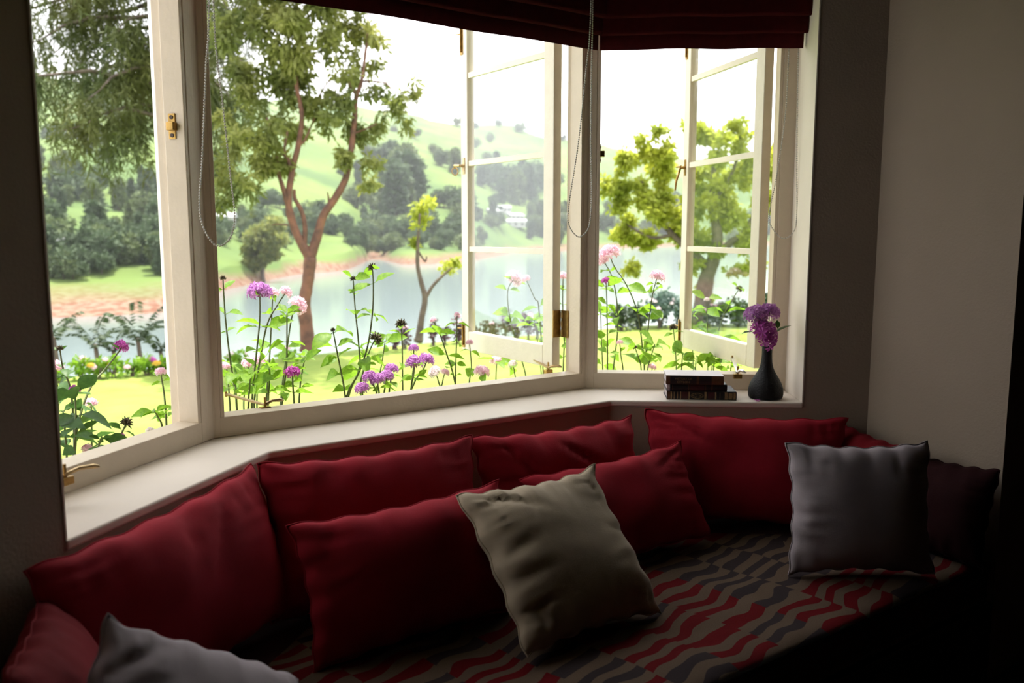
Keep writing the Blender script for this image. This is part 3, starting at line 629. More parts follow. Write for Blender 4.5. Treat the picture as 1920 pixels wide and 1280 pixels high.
# ------------------------------------------------------------------ garden and lake
GZ = -.35; LAKEZ = -9.0
def land_mat(name, ca, cb, scale, soil=None, soil_z=None):
    m = mat(name, ca, .95, spec=.1, col2=cb, noise_scale=scale, bump=.5, bump_scale=scale * 6)
    nt = m.node_tree; b = nt.nodes['Principled BSDF']
    if soil:
        rp = [n for n in nt.nodes if n.type == 'VALTORGB'][0]; tc = [n for n in nt.nodes if n.type == 'TEX_COORD'][0]
        sp = nt.nodes.new('ShaderNodeSeparateXYZ'); nt.links.new(tc.outputs['Object'], sp.inputs[0])
        nz = nt.nodes.new('ShaderNodeTexNoise'); nz.inputs['Scale'].default_value = .06; nt.links.new(tc.outputs['Object'], nz.inputs['Vector'])
        ma = nt.nodes.new('ShaderNodeMath'); ma.operation = 'MULTIPLY_ADD'; ma.inputs[1].default_value = -4.0; nt.links.new(nz.outputs['Fac'], ma.inputs[0]); nt.links.new(sp.outputs[2], ma.inputs[2])
        mr = nt.nodes.new('ShaderNodeMapRange'); mr.inputs['From Min'].default_value = soil_z - 2.6; mr.inputs['From Max'].default_value = soil_z - .8; nt.links.new(ma.outputs[0], mr.inputs['Value'])
        nb = nt.nodes.new('ShaderNodeTexNoise'); nb.inputs['Scale'].default_value = .9; nt.links.new(tc.outputs['Object'], nb.inputs['Vector'])
        rs = nt.nodes.new('ShaderNodeValToRGB'); rs.color_ramp.elements[0].color = (*soil, 1); rs.color_ramp.elements[1].color = (.17, .12, .085, 1); rs.color_ramp.elements[0].position = .38; rs.color_ramp.elements[1].position = .6
        nt.links.new(nb.outputs['Fac'], rs.inputs['Fac'])
        mx = nt.nodes.new('ShaderNodeMix'); mx.data_type = 'RGBA'; nt.links.new(mr.outputs['Result'], mx.inputs['Factor']); nt.links.new(rs.outputs['Color'], mx.inputs['A']); nt.links.new(rp.outputs['Color'], mx.inputs['B'])
        nt.links.new(mx.outputs['Result'], b.inputs['Base Color'])
    return m
M['lawn'] = land_mat('mown_lawn', (.20, .25, .055), (.14, .20, .04), 2.2)
M['hill'] = land_mat('tea_slopes', (.11, .155, .04), (.055, .095, .03), .02, soil=(.125, .058, .037), soil_z=LAKEZ + 1.9)
def lerp_tab(xs, ys, x): return float(np.interp(x, xs, ys))
EDX = [-400, 60, 330, 560, 700, 880, 1010, 1200, 1440, 2400]; EDY = [730, 712, 690, 668, 652, 636, 628, 610, 606, 600]
def lawn():
    cols = np.linspace(-1500, 3400, 110); V = []; nr = 26
    for px in cols:
        y = lerp_tab(EDX, EDY, px); p = at_z(px, y, GZ); re = sqrt((p.x - CAM.x) ** 2 + (p.y - CAM.y) ** 2)
        for k in range(nr + 1):
            r = 1.6 + (re - 1.6) * k / nr; x, yy = top_r(px, r); V.append((x, yy, GZ + (.02 * noise.noise(Vector((x * .8, yy * .8, 0))) if k < nr else 0)))
        for dr, dz in ((.6, -.15), (3, -1.2), (12, -4.5), (45, -10.5)):
            x, yy = top_r(px, re + dr); V.append((x, yy, GZ + dz))
    n = nr + 5; c = len(cols); Q = np.array([(i * n + k, (i + 1) * n + k, (i + 1) * n + k + 1, i * n + k + 1) for i in range(c - 1) for k in range(n - 1)])
    me = np_mesh('lawn', np.array(V), Q); me.polygons.foreach_set('use_smooth', [True] * len(me.polygons)); me.materials.append(M['lawn'])
    o = link('lawn', me); tag(o, 'sunlit mown lawn between the flower bed and the lake', 'lawn', kind='structure'); return o
lawn()
def water_mat():
    m = bpy.data.materials.new('lake_water'); m.use_nodes = True; nt = m.node_tree; b = nt.nodes['Principled BSDF']
    b.inputs['Base Color'].default_value = (.13, .165, .17, 1); b.inputs['Roughness'].default_value = .12; b.inputs['IOR'].default_value = 1.33
    tc = nt.nodes.new('ShaderNodeTexCoord'); mp = nt.nodes.new('ShaderNodeMapping'); mp.inputs['Scale'].default_value = (1, 1, 1); nz = nt.nodes.new('ShaderNodeTexNoise'); nz.inputs['Scale'].default_value = .8; nz.inputs['Detail'].default_value = 3
    bp = nt.nodes.new('ShaderNodeBump'); bp.inputs['Strength'].default_value = .10; bp.inputs['Distance'].default_value = .1
    nt.links.new(tc.outputs['Object'], mp.inputs[0]); nt.links.new(mp.outputs[0], nz.inputs['Vector']); nt.links.new(nz.outputs['Fac'], bp.inputs['Height']); nt.links.new(bp.outputs[0], b.inputs['Normal']); return m
M['water'] = water_mat()
lk = MB(); pts = []
for px in np.linspace(-1500, 3400, 30):
    pts.append(top_r(px, 24))
outer = [top_r(px, 1150) for px in np.linspace(3400, -1500, 30)]
lk.add([(x, y, LAKEZ) for x, y in pts + outer], [(i, i + 1, 58 - i, 59 - i) for i in range(29)])
tag(lk.build('lake', M['water']), 'calm pale blue lake beyond the lawn', 'lake', kind='structure')
# far shore and hills: heightfield fanned out around the garden
CX = [-1500, -100, 60, 200, 310, 420, 500, 560, 650, 700, 760, 870, 960, 1050, 1180, 1300, 1450, 1800, 3400]
SHORE = [600, 600, 597, 592, 586, 544, 526, 514, 507, 484, 497, 492, 474, 470, 464, 462, 460, 460, 460]
BANK = [566, 566, 562, 560, 552, 508, 500, 494, 482, 474, 484, 479, 466, 464, 459, 457, 456, 456, 456]
MIDY = [470, 470, 470, 468, 465, 440, 432, 425, 420, 415, 418, 420, 425, 425, 425, 425, 425, 425, 425]; MIDR = [155, 155, 155, 160, 165, 230, 260, 300, 340, 430, 380, 390, 470, 500, 560, 600, 600, 600, 600]
CRY = [290, 290, 290, 285, 280, 275, 270, 268, 268, 272, 282, 318, 335, 345, 365, 380, 385, 385, 385]; CRR = [330, 330, 330, 350, 380, 480, 520, 560, 620, 650, 650, 640, 660, 680, 720, 740, 740, 740, 740]
SKY = [130, 130, 140, 150, 160, 180, 188, 192, 196, 204, 216, 236, 242, 262, 286, 300, 310, 320, 320]; SKR = [850, 850, 850, 860, 880, 950, 980, 1000, 1020, 1050, 1060, 1060, 1060, 1060, 1060, 1060, 1060, 1060, 1060]
def column(px):
    f = lambda T: lerp_tab(CX, T, px)
    p = at_z(px, f(SHORE), LAKEZ); r0 = sqrt((p.x - CAM.x) ** 2 + (p.y - CAM.y) ** 2)
    ys = [f(SHORE), f(BANK), f(MIDY), f(CRY), f(SKY)]; rs = [r0, r0 * 1.07, max(f(MIDR), r0 * 1.18), max(f(CRR), r0 * 1.4), f(SKR)]
    return ys, rs
def relief(p, r, t): return (noise.noise(Vector((p.x * .012, p.y * .012, 3))) * .012 * r + noise.noise(Vector((p.x * .05, p.y * .05, 8))) * .004 * r) * min(1, t * 60 / 4 / 14)
def ground_at(px, py):
    ys, rs = column(px); py = max(py, ys[4] + 3); r = float(np.interp(-py, [-y for y in ys], rs)); t = float(np.interp(-py, [-y for y in ys], [0, 1, 2, 3, 4])); p = at_r(px, py, r); p.z += relief(p, r, t); return p, r
def hills():
    cols = np.linspace(-1500, 3400, 260); V = []; nr = 60
    for px in cols:
        ys, rs = column(px); q = at_r(px, ys[0], rs[0]); x, yy = top_r(px, rs[0] * .93); V.append((x, yy, LAKEZ - 2.5))
        for k in range(nr + 1):
            t = k / nr * 4; i = min(3, int(t)); f = t - i; r = rs[i] + (rs[i + 1] - rs[i]) * f; g = f if i < 2 else f
            y = ys[i] + (ys[i + 1] - ys[i]) * g; p = at_r(px, y, r)
            p.z += relief(p, r, t)
            V.append(tuple(p))
        x, yy = top_r(px, rs[4] * 1.25); V.append((x, yy, LAKEZ))
    n = nr + 3; c = len(cols); Q = np.array([(i * n + k, (i + 1) * n + k, (i + 1) * n + k + 1, i * n + k + 1) for i in range(c - 1) for k in range(n - 1)])
    me = np_mesh('hills', np.array(V), Q); me.polygons.foreach_set('use_smooth', [True] * len(me.polygons)); me.materials.append(M['hill'])
    tag(link('hills', me), 'green tea hills rising from a bare red shore across the lake', 'hills', kind='structure')
hills()

# ------------------------------------------------------------------ foliage
def cards(P, D, L, W, rng, bend=.25):
    """rhombic leaf cards at P along D; returns verts, quads"""
    n = len(P); D = D / np.linalg.norm(D, axis=1, keepdims=True); r = rng.normal(size=(n, 3)); S = np.cross(D, r); S /= np.linalg.norm(S, axis=1, keepdims=True); U = np.cross(S, D)
    L = np.broadcast_to(np.asarray(L, float).reshape(-1, 1) if np.ndim(L) else np.array([[L]]), (n, 1)); W = np.broadcast_to(np.asarray(W, float).reshape(-1, 1) if np.ndim(W) else np.array([[W]]), (n, 1))
    V = np.stack([P, P + D * L * .5 + S * W * .5 + U * L * bend * .3, P + D * L, P + D * L * .5 - S * W * .5 + U * L * bend * .3], 1).reshape(-1, 3)
    return V, np.arange(n * 4).reshape(n, 4)
def blob_points(rng, c, r, n, shell=.55):
    d = rng.normal(size=(n, 3)); d /= np.linalg.norm(d, axis=1, keepdims=True); k = (shell + (1 - shell) * rng.random((n, 1))) ; return np.array(c) + d * k * np.array(r), d
def foliage(name, m, blobs, per, L, W, seed, droop=.3, parent=None, shell=.35):
    rng = np.random.default_rng(seed); Ps, Ds = [], []
    for c, r in blobs:
        vol = float(np.mean(r)); n = max(8, int(per * vol ** 2)); P, d = blob_points(rng, c, np.array(r) * rng.uniform(.8, 1.25, 3), n, shell * rng.uniform(.2, 1.2)); d = d * .5 + rng.normal(size=d.shape) * .9; d[:, 2] -= droop; Ps.append(P); Ds.append(d)
    P = np.concatenate(Ps); D = np.concatenate(Ds); n = len(P); V, Q = cards(P, D, L * rng.uniform(.6, 1.3, n), W * rng.uniform(.7, 1.3, n), rng)
    me = np_mesh(name, V, Q); me.materials.append(m); o = link(name, me, None, parent); o['kind'] = 'stuff'; return o
M['bark_red'] = mat('red_brown_bark', (.17, .075, .045), .85, col2=(.08, .04, .028), noise_scale=6, bump=.6, bump_scale=30)
M['bark_grey'] = mat('grey_bark', (.13, .10, .075), .9, col2=(.08, .06, .05), noise_scale=8, bump=.5, bump_scale=40)
M['fol_olive'] = mat('olive_gum_foliage', (.29, .30, .08), .6, col2=(.13, .17, .045), noise_scale=1.2, transl=.55)
M['fol_pine'] = mat('dark_pine_needles', (.06, .085, .022), .7, col2=(.115, .12, .025), noise_scale=.7, transl=.25)
M['fol_lime'] = mat('lime_foliage', (.46, .48, .06), .6, col2=(.28, .34, .045), noise_scale=1.0, transl=.55)
M['fol_red'] = mat('purple_red_shrub_leaves', (.11, .035, .045), .6, col2=(.05, .03, .035), noise_scale=5, transl=.2)
M['fol_blue'] = mat('blue_green_shrub_leaves', (.13, .20, .17), .6, col2=(.06, .10, .08), noise_scale=4, transl=.25)
M['fol_dark'] = mat('dark_hedge_leaves', (.05, .08, .03), .6, col2=(.03, .05, .025), noise_scale=4, transl=.2)
def tree(name, base_px, base_r, base_z, limbs, blobs, per, L, W, m_fol, m_bark, label, seed, droop=.3, r=None, group=None, cat='tree'):
    """limbs: lists of (px, py, radius m, dr) picture positions at plan distance r+dr; blobs: (px, py, rx px, ry px)"""
    r = r or base_r; bx, by = top_r(base_px, r); e_ = empty(name, (bx, by, base_z)); tag(e_, label, cat, group); org = Vector((bx, by, base_z)); rnd = random.Random(seed)
    for k, lb in enumerate(limbs):
        pts = [at_r(p[0], p[1], r + (p[3] if len(p) > 3 else 0)) - org for p in lb]; rad = [p[2] for p in lb]
        if k == 0: pts.insert(0, Vector((pts[0].x, pts[0].y, 0))); rad.insert(0, rad[0] * 1.15)
        P, Rr = [], []
        for i in range(len(pts) - 1):
            p0, p1, p2, p3 = pts[max(i - 1, 0)], pts[i], pts[i + 1], pts[min(i + 2, len(pts) - 1)]
            for q in range(5):
                t = q / 5; P.append(.5 * ((2 * p1) + (p2 - p0) * t + (2 * p0 - 5 * p1 + 4 * p2 - p3) * t * t + (3 * p1 - p0 - 3 * p2 + p3) * t ** 3)); Rr.append((rad[i] * (1 - t) + rad[i + 1] * t) * rnd.uniform(.94, 1.06))
        P.append(pts[-1]); Rr.append(rad[-1]); MB().tube(P, Rr, 9).build('trunk' if k == 0 else 'branch', m_bark, e_, smooth=True)
    bl = []
    for bpx in blobs:
        px, py, rx, ry = bpx[:4]; rr = r + (bpx[4] if len(bpx) > 4 else rnd.uniform(-.8, .8) * (rx / FPX * r) * 1.5); c = at_r(px, py, rr) - org; s_ = rr / FPX
        for _ in range(7):   # break every mass into smaller sprays
            o_ = Vector((rnd.uniform(-.75, .75) * rx * s_, rnd.uniform(-.75, .75) * rx * s_, rnd.uniform(-.75, .75) * ry * s_)); bl.append((c + o_, (rx * s_ * .42, rx * s_ * .42, ry * s_ * .42)))
    foliage('crown', m_fol, bl, per, L, W, seed, droop, e_)
    return e_
# the tall red-barked tree at the lawn's edge
gum_blobs = [(440, 50, 55, 55), (450, 160, 45, 60), (470, 250, 50, 45), (520, 60, 55, 55), (560, 20, 70, 40), (600, 100, 55, 50), (640, 45, 55, 45), (690, 50, 35, 35), (680, 125, 32, 32), (530, 150, 50, 45), (560, 215, 50, 40), (480, 330, 38, 42), (515, 290, 36, 36), (620, 190, 42, 38), (645, 245, 34, 36), (640, 295, 22, 24), (708, 235, 18, 30), (700, 175, 26, 20), (742, 185, 26, 16), (775, 165, 14, 22), (760, 232, 11, 16), (735, 212, 16, 14), (700, 310, 20, 18), (690, 345, 22, 14), (440, 310, 34, 50), (428, 370, 22, 30), (600, -60, 90, 50), (480, -70, 80, 60), (540, -180, 130, 90), (660, -160, 110, 80), (440, -220, 120, 100), (580, -320, 150, 100), (480, -420, 140, 100), (640, -440, 140, 90), (560, -560, 130, 90), (600, -680, 100, 80)]  # blobs far above the view are added to dim the room
tree('gum_tree', 578, 13.2, GZ, [
    [(578, 655, 0.125), (574, 610, 0.103), (570, 570, 0.099), (577, 530, 0.087), (582, 482, 0.095)],
    [(582, 484, 0.084), (562, 450, 0.065), (548, 415, 0.059), (541, 375, 0.053), (548, 320, 0.046), (560, 270, 0.042), (566, 215, 0.034), (555, 150, 0.030), (560, 60, 0.027), (545, -150, 0.023), (560, -400, 0.015), (590, -640, 0.008)],
    [(582, 484, 0.084), (596, 440, 0.065), (606, 405, 0.061), (628, 372, 0.057), (648, 335, 0.049), (657, 290, 0.046), (664, 230, 0.042), (668, 180, 0.034), (678, 152, 0.027), (690, 60, 0.015)],
    [(570, 462, 0.038), (572, 425, 0.034), (565, 395, 0.034), (553, 372, 0.030), (552, 355, 0.023)],
    [(541, 385, 0.046), (530, 350, 0.034), (520, 315, 0.030), (517, 280, 0.023), (500, 220, 0.015)],
    [(548, 322, 0.034), (540, 300, 0.030), (533, 285, 0.023), (540, 240, 0.015)],
    [(560, 270, 0.023), (572, 262, 0.017), (590, 220, 0.011)], [(668, 180, 0.023), (650, 152, 0.017), (620, 150, 0.012), (598, 180, 0.008)],
    [(678, 152, 0.017), (720, 155, 0.011), (745, 175, 0.008), (772, 165, 0.005)], [(617, 385, 0.019), (616, 370, 0.014), (614, 360, 0.009)], [(664, 250, 0.015), (690, 240, 0.011), (706, 232, 0.008)],
    [(541, 422, 0.015), (520, 420, 0.009), (510, 422, 0.006)]],
    gum_blobs, 3600, .14, .045, M['fol_olive'], M['bark_red'], 'tall forked tree with red-brown bark at the edge of the lawn', 61, droop=.9)
# thin leaning sapling
tree('sapling', 785, 14.2, GZ, [[(785, 640, .07), (790, 600, .055), (797, 560, .05), (790, 530, .04), (783, 495, .035), (784, 450, .028), (787, 400, .018)], [(797, 560, .035), (812, 535, .028), (832, 515, .022), (850, 500, .014)], [(784, 470, .018), (797, 490, .015), (800, 480, .01)]],
     [(778, 395, 20, 20), (798, 385, 18, 18), (785, 415, 16, 14), (842, 498, 15, 10), (860, 488, 10, 7), (778, 455, 7, 8)], 2600, .12, .06, M['fol_lime'], M['bark_grey'], 'thin grey sapling with two small leafy tufts by the water', 67)
# lime tree right
tree('lime_green_tree', 1318, 17.0, GZ, [[(1312, 610, .19), (1318, 560, .17), (1325, 520, .15), (1338, 485, .13), (1345, 440, .10), (1335, 380, .07), (1340, 300, .04)], [(1330, 505, .10), (1295, 470, .08), (1262, 440, .06), (1225, 395, .045), (1200, 330, .03)], [(1340, 480, .08), (1370, 455, .07), (1400, 430, .05), (1430, 360, .035)], [(1262, 440, .04), (1220, 445, .03), (1175, 420, .02)], [(1335, 380, .05), (1370, 330, .035), (1390, 270, .02)]],
     [(1180, 300, 26, 26), (1222, 275, 32, 30), (1252, 325, 34, 34), (1170, 365, 32, 34), (1230, 385, 42, 34), (1158, 430, 30, 24), (1210, 450, 34, 18), (1272, 420, 30, 32), (1308, 255, 26, 28), (1350, 275, 38, 34), (1388, 250, 22, 24), (1402, 320, 28, 34), (1340, 345, 42, 34), (1308, 400, 34, 34), (1370, 400, 38, 34), (1402, 450, 26, 26), (1330, 455, 32, 22), (1318, 540, 18, 30), (1190, 500, 18, 14), (1445, 300, 26, 40), (1445, 390, 26, 40), (1145, 350, 16, 22), (1400, 500, 26, 14), (1240, 250, 16, 14), (1300, 500, 18, 14)],
     5200, .13, .075, M['fol_lime'], M['bark_grey'], 'spreading tree with lime green leaves seen through the right window', 71)
# small shore tree left of the red-barked one, lower down the slope
SHX, SHR = ground_at(494, 532)
tree('shore_tree', 494, SHR, SHX.z - .3, [[(494, 530, .5), (492, 505, .45), (496, 470, .35), (500, 440, .2)], [(494, 500, .25), (482, 480, .2), (474, 470, .12)]],
     [(496, 430, 26, 18), (512, 445, 26, 22), (485, 455, 26, 24), (500, 475, 26, 16), (482, 495, 20, 12), (515, 418, 18, 12), (476, 470, 20, 20)], 160, 1.1, .45, M['fol_olive'], M['bark_grey'], 'small bushy tree standing on the shore left of the forked trunk', 73)

def pine():
    r = 15.5; bx, by = top_r(348, r); e_ = empty('pine_tree', (bx, by, GZ)); tag(e_, 'dark feathery pine hanging its boughs over the left window', 'tree'); org = Vector((bx, by, GZ))
    rnd = random.Random(5); MB().tube([(0, 0, 0), (.02, .05, 2.5), (-.03, .1, 5), (0, 0, 9), (.05, 0, 15)], [.17, .15, .12, .08, .03], 10).build('trunk', M['bark_grey'], e_, smooth=True)
    rng = np.random.default_rng(9); Ps, Ds, Ls = [], [], []
    boughs = [(-60, 60), (-20, 150), (40, 40), (110, 20), (70, 120), (150, 110), (90, 200), (160, 190), (220, 60), (230, 150), (250, 230), (190, 250), (120, 245), (430, 20), (470, 60), (440, 110), (480, 140), (420, 180), (455, 210), (430, 260), (500, 30), (60, -60), (180, -50), (280, -40), (440, -60), (500, -40), (30, 90), (260, 100), (-80, -20), (410, 310), (100, -160), (250, -180), (400, -200), (10, -180), (180, -330), (330, -320), (470, -330), (80, -420), (260, -520), (410, -500), (330, -680), (220, -660), (440, -660), (-60, -320)]  # boughs far above the view are added to darken the interior
    for k, (px, py) in enumerate(boughs):
        rr = r + rnd.uniform(-1.8, 2.5); tip = at_r(px, py, rr) - org; h = tip.z + rnd.uniform(.2, .9); root = Vector((0, 0, max(1.2, h))); mid = (root + tip) / 2 + Vector((0, 0, .25))
        pts = [root.lerp(mid, t) if t < 1 else mid.lerp(tip, t - 1) for t in (0, .5, 1, 1.4, 1.7, 2)]; rad = [.045, .035, .028, .02, .014, .008]
        for i in range(1, 5): pts[i] += Vector((rnd.uniform(-.06, .06), rnd.uniform(-.06, .06), rnd.uniform(-.05, .05)))
        MB().tube(pts, rad, 6).build('bough', M['bark_grey'], e_, smooth=True)
        for s_ in range(26):
            t = rnd.uniform(.75, 2.05); q = mid.lerp(tip, t - 1) if t > 1 else root.lerp(mid, t); q = q + Vector((rnd.uniform(-.2, .2), rnd.uniform(-.2, .2), rnd.uniform(-.05, .05)))
            ln = rnd.uniform(.35, 1.0); sx, sy = rnd.uniform(-.35, .35), rnd.uniform(-.35, .35); n = 34
            f = rng.random((n, 1)); P = np.array(q) + f * np.array([sx * ln, sy * ln, 0]) + (f ** 1.5) * np.array([0, 0, -ln]) + rng.normal(size=(n, 3)) * .012
            D = np.tile(np.array([[sx, sy, -1.0]]), (n, 1)) * .8 + rng.normal(size=(n, 3)) * .55; Ps.append(P); Ds.append(D)
    P = np.concatenate(Ps); D = np.concatenate(Ds); V, Q = cards(P, D, .20 * rng.uniform(.6, 1.3, len(P)), .024, rng, .1)
    me = np_mesh('needles', V, Q); me.materials.append(M['fol_pine']); o = link('needles', me, None, e_); o['kind'] = 'stuff'
pine()

# ------------------------------------------------------------------ shrubs along the lawn's edge
def shrub(name, px, py, rx, ry, m, label, seed, L=.07, W=.045, per=2600, group=None, flowers=None, dr=.3):
    p = at_z(px, lerp_tab(EDX, EDY, px) + 2, GZ); r = sqrt((p.x - CAM.x) ** 2 + (p.y - CAM.y) ** 2) - dr; x, y = top_r(px, r); e_ = empty(name, (x, y, GZ)); tag(e_, label, 'shrub', group); rnd = random.Random(seed)
    s_ = r / FPX; c = at_r(px, py, r) - Vector((x, y, GZ)); R = (rx * s_, rx * s_, ry * s_); bl = []
    for k in range(7): bl.append((c + Vector((rnd.uniform(-.5, .5) * R[0], rnd.uniform(-.5, .5) * R[0], rnd.uniform(-.55, .5) * R[2])), tuple(q * .55 for q in R)))
    foliage('foliage', m, bl, per, L, W, seed, -.2, e_)
    st = MB()
    for k in range(5): st.tube([(rnd.uniform(-.03, .03), rnd.uniform(-.03, .03), -.02), (c.x + rnd.uniform(-.4, .4) * R[0], rnd.uniform(-.4, .4) * R[0], c.z)], [.012, .006], 5)
    st.build('stems', M['bark_grey'], e_)
    if flowers:
        kind, n = flowers
        for k in range(n):
            d = Vector((rnd.gauss(0, 1), rnd.gauss(0, 1), abs(rnd.gauss(0, 1)))).normalized(); h = link('flower_head', HEADS[kind][k % 2], None, e_); h.location = c + Vector((d.x * R[0] * .9, d.y * R[0] * .9, d.z * R[2] * .9)); h.scale = (rnd.uniform(.9, 1.5),) * 3
    return e_
M['yellow_petal'] = mat('yellow_petal', (.75, .50, .06), .6, noise_amt=.2, noise_scale=40, transl=.3)
HEADS['yellow'] = [head_mesh('flower_head', 30, .035, .7, .016, M['yellow_petal'], 3)] * 2
GR = 'dark red shrubs lining the far edge of the lawn'
for k, (px, rx, ry) in enumerate([(757, 12, 22), (812, 11, 24), (834, 12, 20), (858, 15, 26), (884, 12, 22), (905, 12, 20), (926, 13, 22), (948, 12, 24), (968, 12, 20), (990, 13, 24), (1008, 10, 20), (1033, 12, 22), (742, 7, 10)]):
    y0 = lerp_tab(EDX, EDY, px); shrub('red_shrub', px, y0 - ry + 4, rx, ry, M['fol_red'], 'low dark red shrub in the row at the far lawn edge', 100 + k, group=GR, flowers=('pink', 2) if k % 3 == 0 else None)
for k, (px, rx, ry, m, fl, lb) in enumerate([(1163, 26, 26, 'fol_dark', None, 'dark green bush at the lawn edge left in the right window'), (1200, 28, 24, 'fol_dark', None, 'dark hedge bush between two bushes in the right window'), (1235, 34, 36, 'fol_blue', ('white', 10), 'blue green bush with pale blossom left of the right casement'), (1275, 26, 30, 'fol_blue', ('white', 4), 'blue green bush behind the left stile of the right casement'), (1345, 26, 22, 'fol_dark', ('pink', 8), 'bush dotted with pink flowers behind the right casement glass'), (1385, 26, 26, 'fol_dark', None, 'dark bush near the lime tree trunk behind the right casement glass'), (1412, 22, 20, 'fol_blue', ('white', 5), 'pale bush behind the right stile of the right casement'), (1440, 24, 32, 'fol_dark', None, 'dark bush glimpsed in the gap beside the right casement')]):
    y0 = lerp_tab(EDX, EDY, px); shrub('garden_bush', px, y0 - ry + 4, rx, ry, M[m], lb, 130 + k, L=.09, W=.06, flowers=fl)
# flower border at the left end of the lawn
for k, (px, fl, lb) in enumerate([(112, 'yellow', 'low border clump with yellow flowers at the left lawn edge'), (150, 'pink', 'low green border clump beside the yellow flowers'), (178, 'yellow', 'border clump with one bright yellow bloom above the lawn'), (212, 'pink', 'border clump with pale pink flowers left of the lone palm'), (246, 'pink', 'border clump with rosy flowers in the middle of the border'), (268, 'magenta', 'border clump with a bright pink bloom near the mullion'), (300, 'yellow', 'border clump with pale yellow flowers beside the mullion'), (322, 'pink', 'border clump of pink flowers right against the mullion'), (440, 'white', 'pale border clump under the left end of the middle window view'), (545, 'pink', 'border clump at the foot of the forked tree')]):
    y0 = lerp_tab(EDX, EDY, px); shrub('border_flowers', px + (k * 37) % 11 - 5, y0 - 6 - (k * 53) % 9, 22, 11 + (k * 29) % 10, M['leaf'], lb, 150 + k, flowers=(fl, 1 + (k * 7) % 3), per=2600)
def palm(px, py, size, label, seed):
    p = at_z(px, lerp_tab(EDX, EDY, px), GZ); r = sqrt((p.x - CAM.x) ** 2 + (p.y - CAM.y) ** 2) + .5; x, y = top_r(px, r); e_ = empty('young_palm', (x, y, GZ - .15)); tag(e_, label, 'palm', 'young palms by the water'); rnd = random.Random(seed); rng = np.random.default_rng(seed)
    top = at_r(px, py, r) - e_.location; s_ = size * .9 * r / FPX; MB().tube([(0, 0, 0), top * .5 + Vector((.02, 0, 0)), top], [.035, .03, .025], 7).build('trunk', M['bark_grey'], e_, smooth=True)
    for k in range(7):
        a = k * 2.4 + rnd.random(); up = rnd.uniform(.9, 2.2); P = []; D = []; rib = []
        for i in range(14):
            t = i / 13; q = top + Vector((cos(a) * t, sin(a) * t, up * t - .8 * t * t)) * s_; rib.append(q)
            for sg in (-1, 1): P.append(q); D.append(Vector((-sin(a) * sg + cos(a) * .6, cos(a) * sg + sin(a) * .6, -.35)))
        V, Q = cards(np.array(P), np.array(D), s_ * .36, s_ * .10, rng, .1); me = np_mesh('frond', V, Q); me.materials.append(M['fol_dark']); o = link('frond', me, None, e_)
for k, (px, py, sz, lb) in enumerate([(178, 645, 42, 'young palm with upright fronds beside the purple flower stalk'), (212, 655, 34, 'small young palm partly behind the purple flower stalk'), (258, 634, 50, 'tallest young palm spreading fronds against the lake'), (300, 655, 40, 'young palm close to the window mullion'), (100, 632, 46, 'young palm cut off by the left wall edge')]): palm(px, py, sz, lb, 170 + k)

# ------------------------------------------------------------------ far shore: houses and trees
M['far_fol'] = mat('far_tree_leaves', (.075, .115, .04), .8, col2=(.035, .06, .028), noise_scale=.35, transl=.2)
M['far_fol_b'] = mat('far_tree_leaves_light', (.13, .17, .05), .8, col2=(.07, .10, .04), noise_scale=.35, transl=.2)
def far_proto(kind, m, seed):
    rng = np.random.default_rng(seed); rnd = random.Random(seed); bl = []
    if kind == 'round':
        for k in range(9): a = rnd.uniform(0, 6.3); q = rnd.uniform(0, .32); bl.append(((q * cos(a), q * sin(a), rnd.uniform(.38, .78)), (.24, .24, .2)))
    elif kind == 'tall':
        for k in range(9): a = rnd.uniform(0, 6.3); q = rnd.uniform(0, .12); bl.append(((q * cos(a), q * sin(a), .3 + .66 * k / 8), (.15, .15, .12)))
    else:
        for k in range(8): f = k / 7; bl.append(((rnd.uniform(-.03, .03), rnd.uniform(-.03, .03), .12 + .84 * f), (.24 * (1 - f) + .03, .24 * (1 - f) + .03, .08)))
    Ps, Ds = [], []
    for c, r in bl:
        P, d = blob_points(rng, c, r, 130, .5); d = d + rng.normal(size=d.shape) * .7; Ps.append(P); Ds.append(d)
    P = np.concatenate(Ps); D = np.concatenate(Ds); V, Q = cards(P, D, .10 * rng.uniform(.6, 1.3, len(P)), .07, rng)
    t = MB().tube([(0, 0, -.05), (0, 0, .3), (0, 0, .6)], [.03, .022, .01], 5); tv = np.array(t.v); tq = np.array([f for f in t.f if len(f) == 4]) + len(V)
    me = np_mesh('far_tree', np.concatenate([V, tv]), np.concatenate([Q, tq])); me.materials.append(m); me.materials.append(M['bark_grey']); mi = np.zeros(len(Q) + len(tq), dtype=np.int32); mi[len(Q):] = 1; me.polygons.foreach_set('material_index', mi); return me
PROTO = {k: [far_proto(k, M[m], i * 7 + j) for j, m in enumerate(('far_fol', 'far_fol_b', 'far_fol'))] for i, k in enumerate(('round', 'tall', 'cone'))}
rf = random.Random(77); NF = [0]
def far_trees(n, x0, x1, y0, y1, hpx, kinds, label, group, var=.35, pick=None):
    for k in range(n):
        px, py = (rf.uniform(x0, x1), rf.uniform(y0, y1)) if pick is None else pick[k]; p, r = ground_at(px, py); h = hpx * rf.uniform(1 - var, 1 + var) * r / FPX
        kd = rf.choice(kinds); o = link('far_tree', PROTO[kd][rf.randrange(3)]); o.location = p - Vector((0, 0, h * .18)); o.scale = (h * rf.uniform(.85, 1.25), h * rf.uniform(.85, 1.25), h); o.rotation_euler = (0, 0, rf.uniform(0, 6.3)); tag(o, label, 'tree', group)
far_trees(46, 70, 325, 455, 525, 62, ('round', 'round', 'tall'), 'dense dark tree in the wood on the left shore', 'wood on the left shore')
far_trees(30, 60, 330, 330, 450, 52, ('round', 'tall', 'cone'), 'tree scattered over the hillside above the left shore', 'trees on the left hillside')
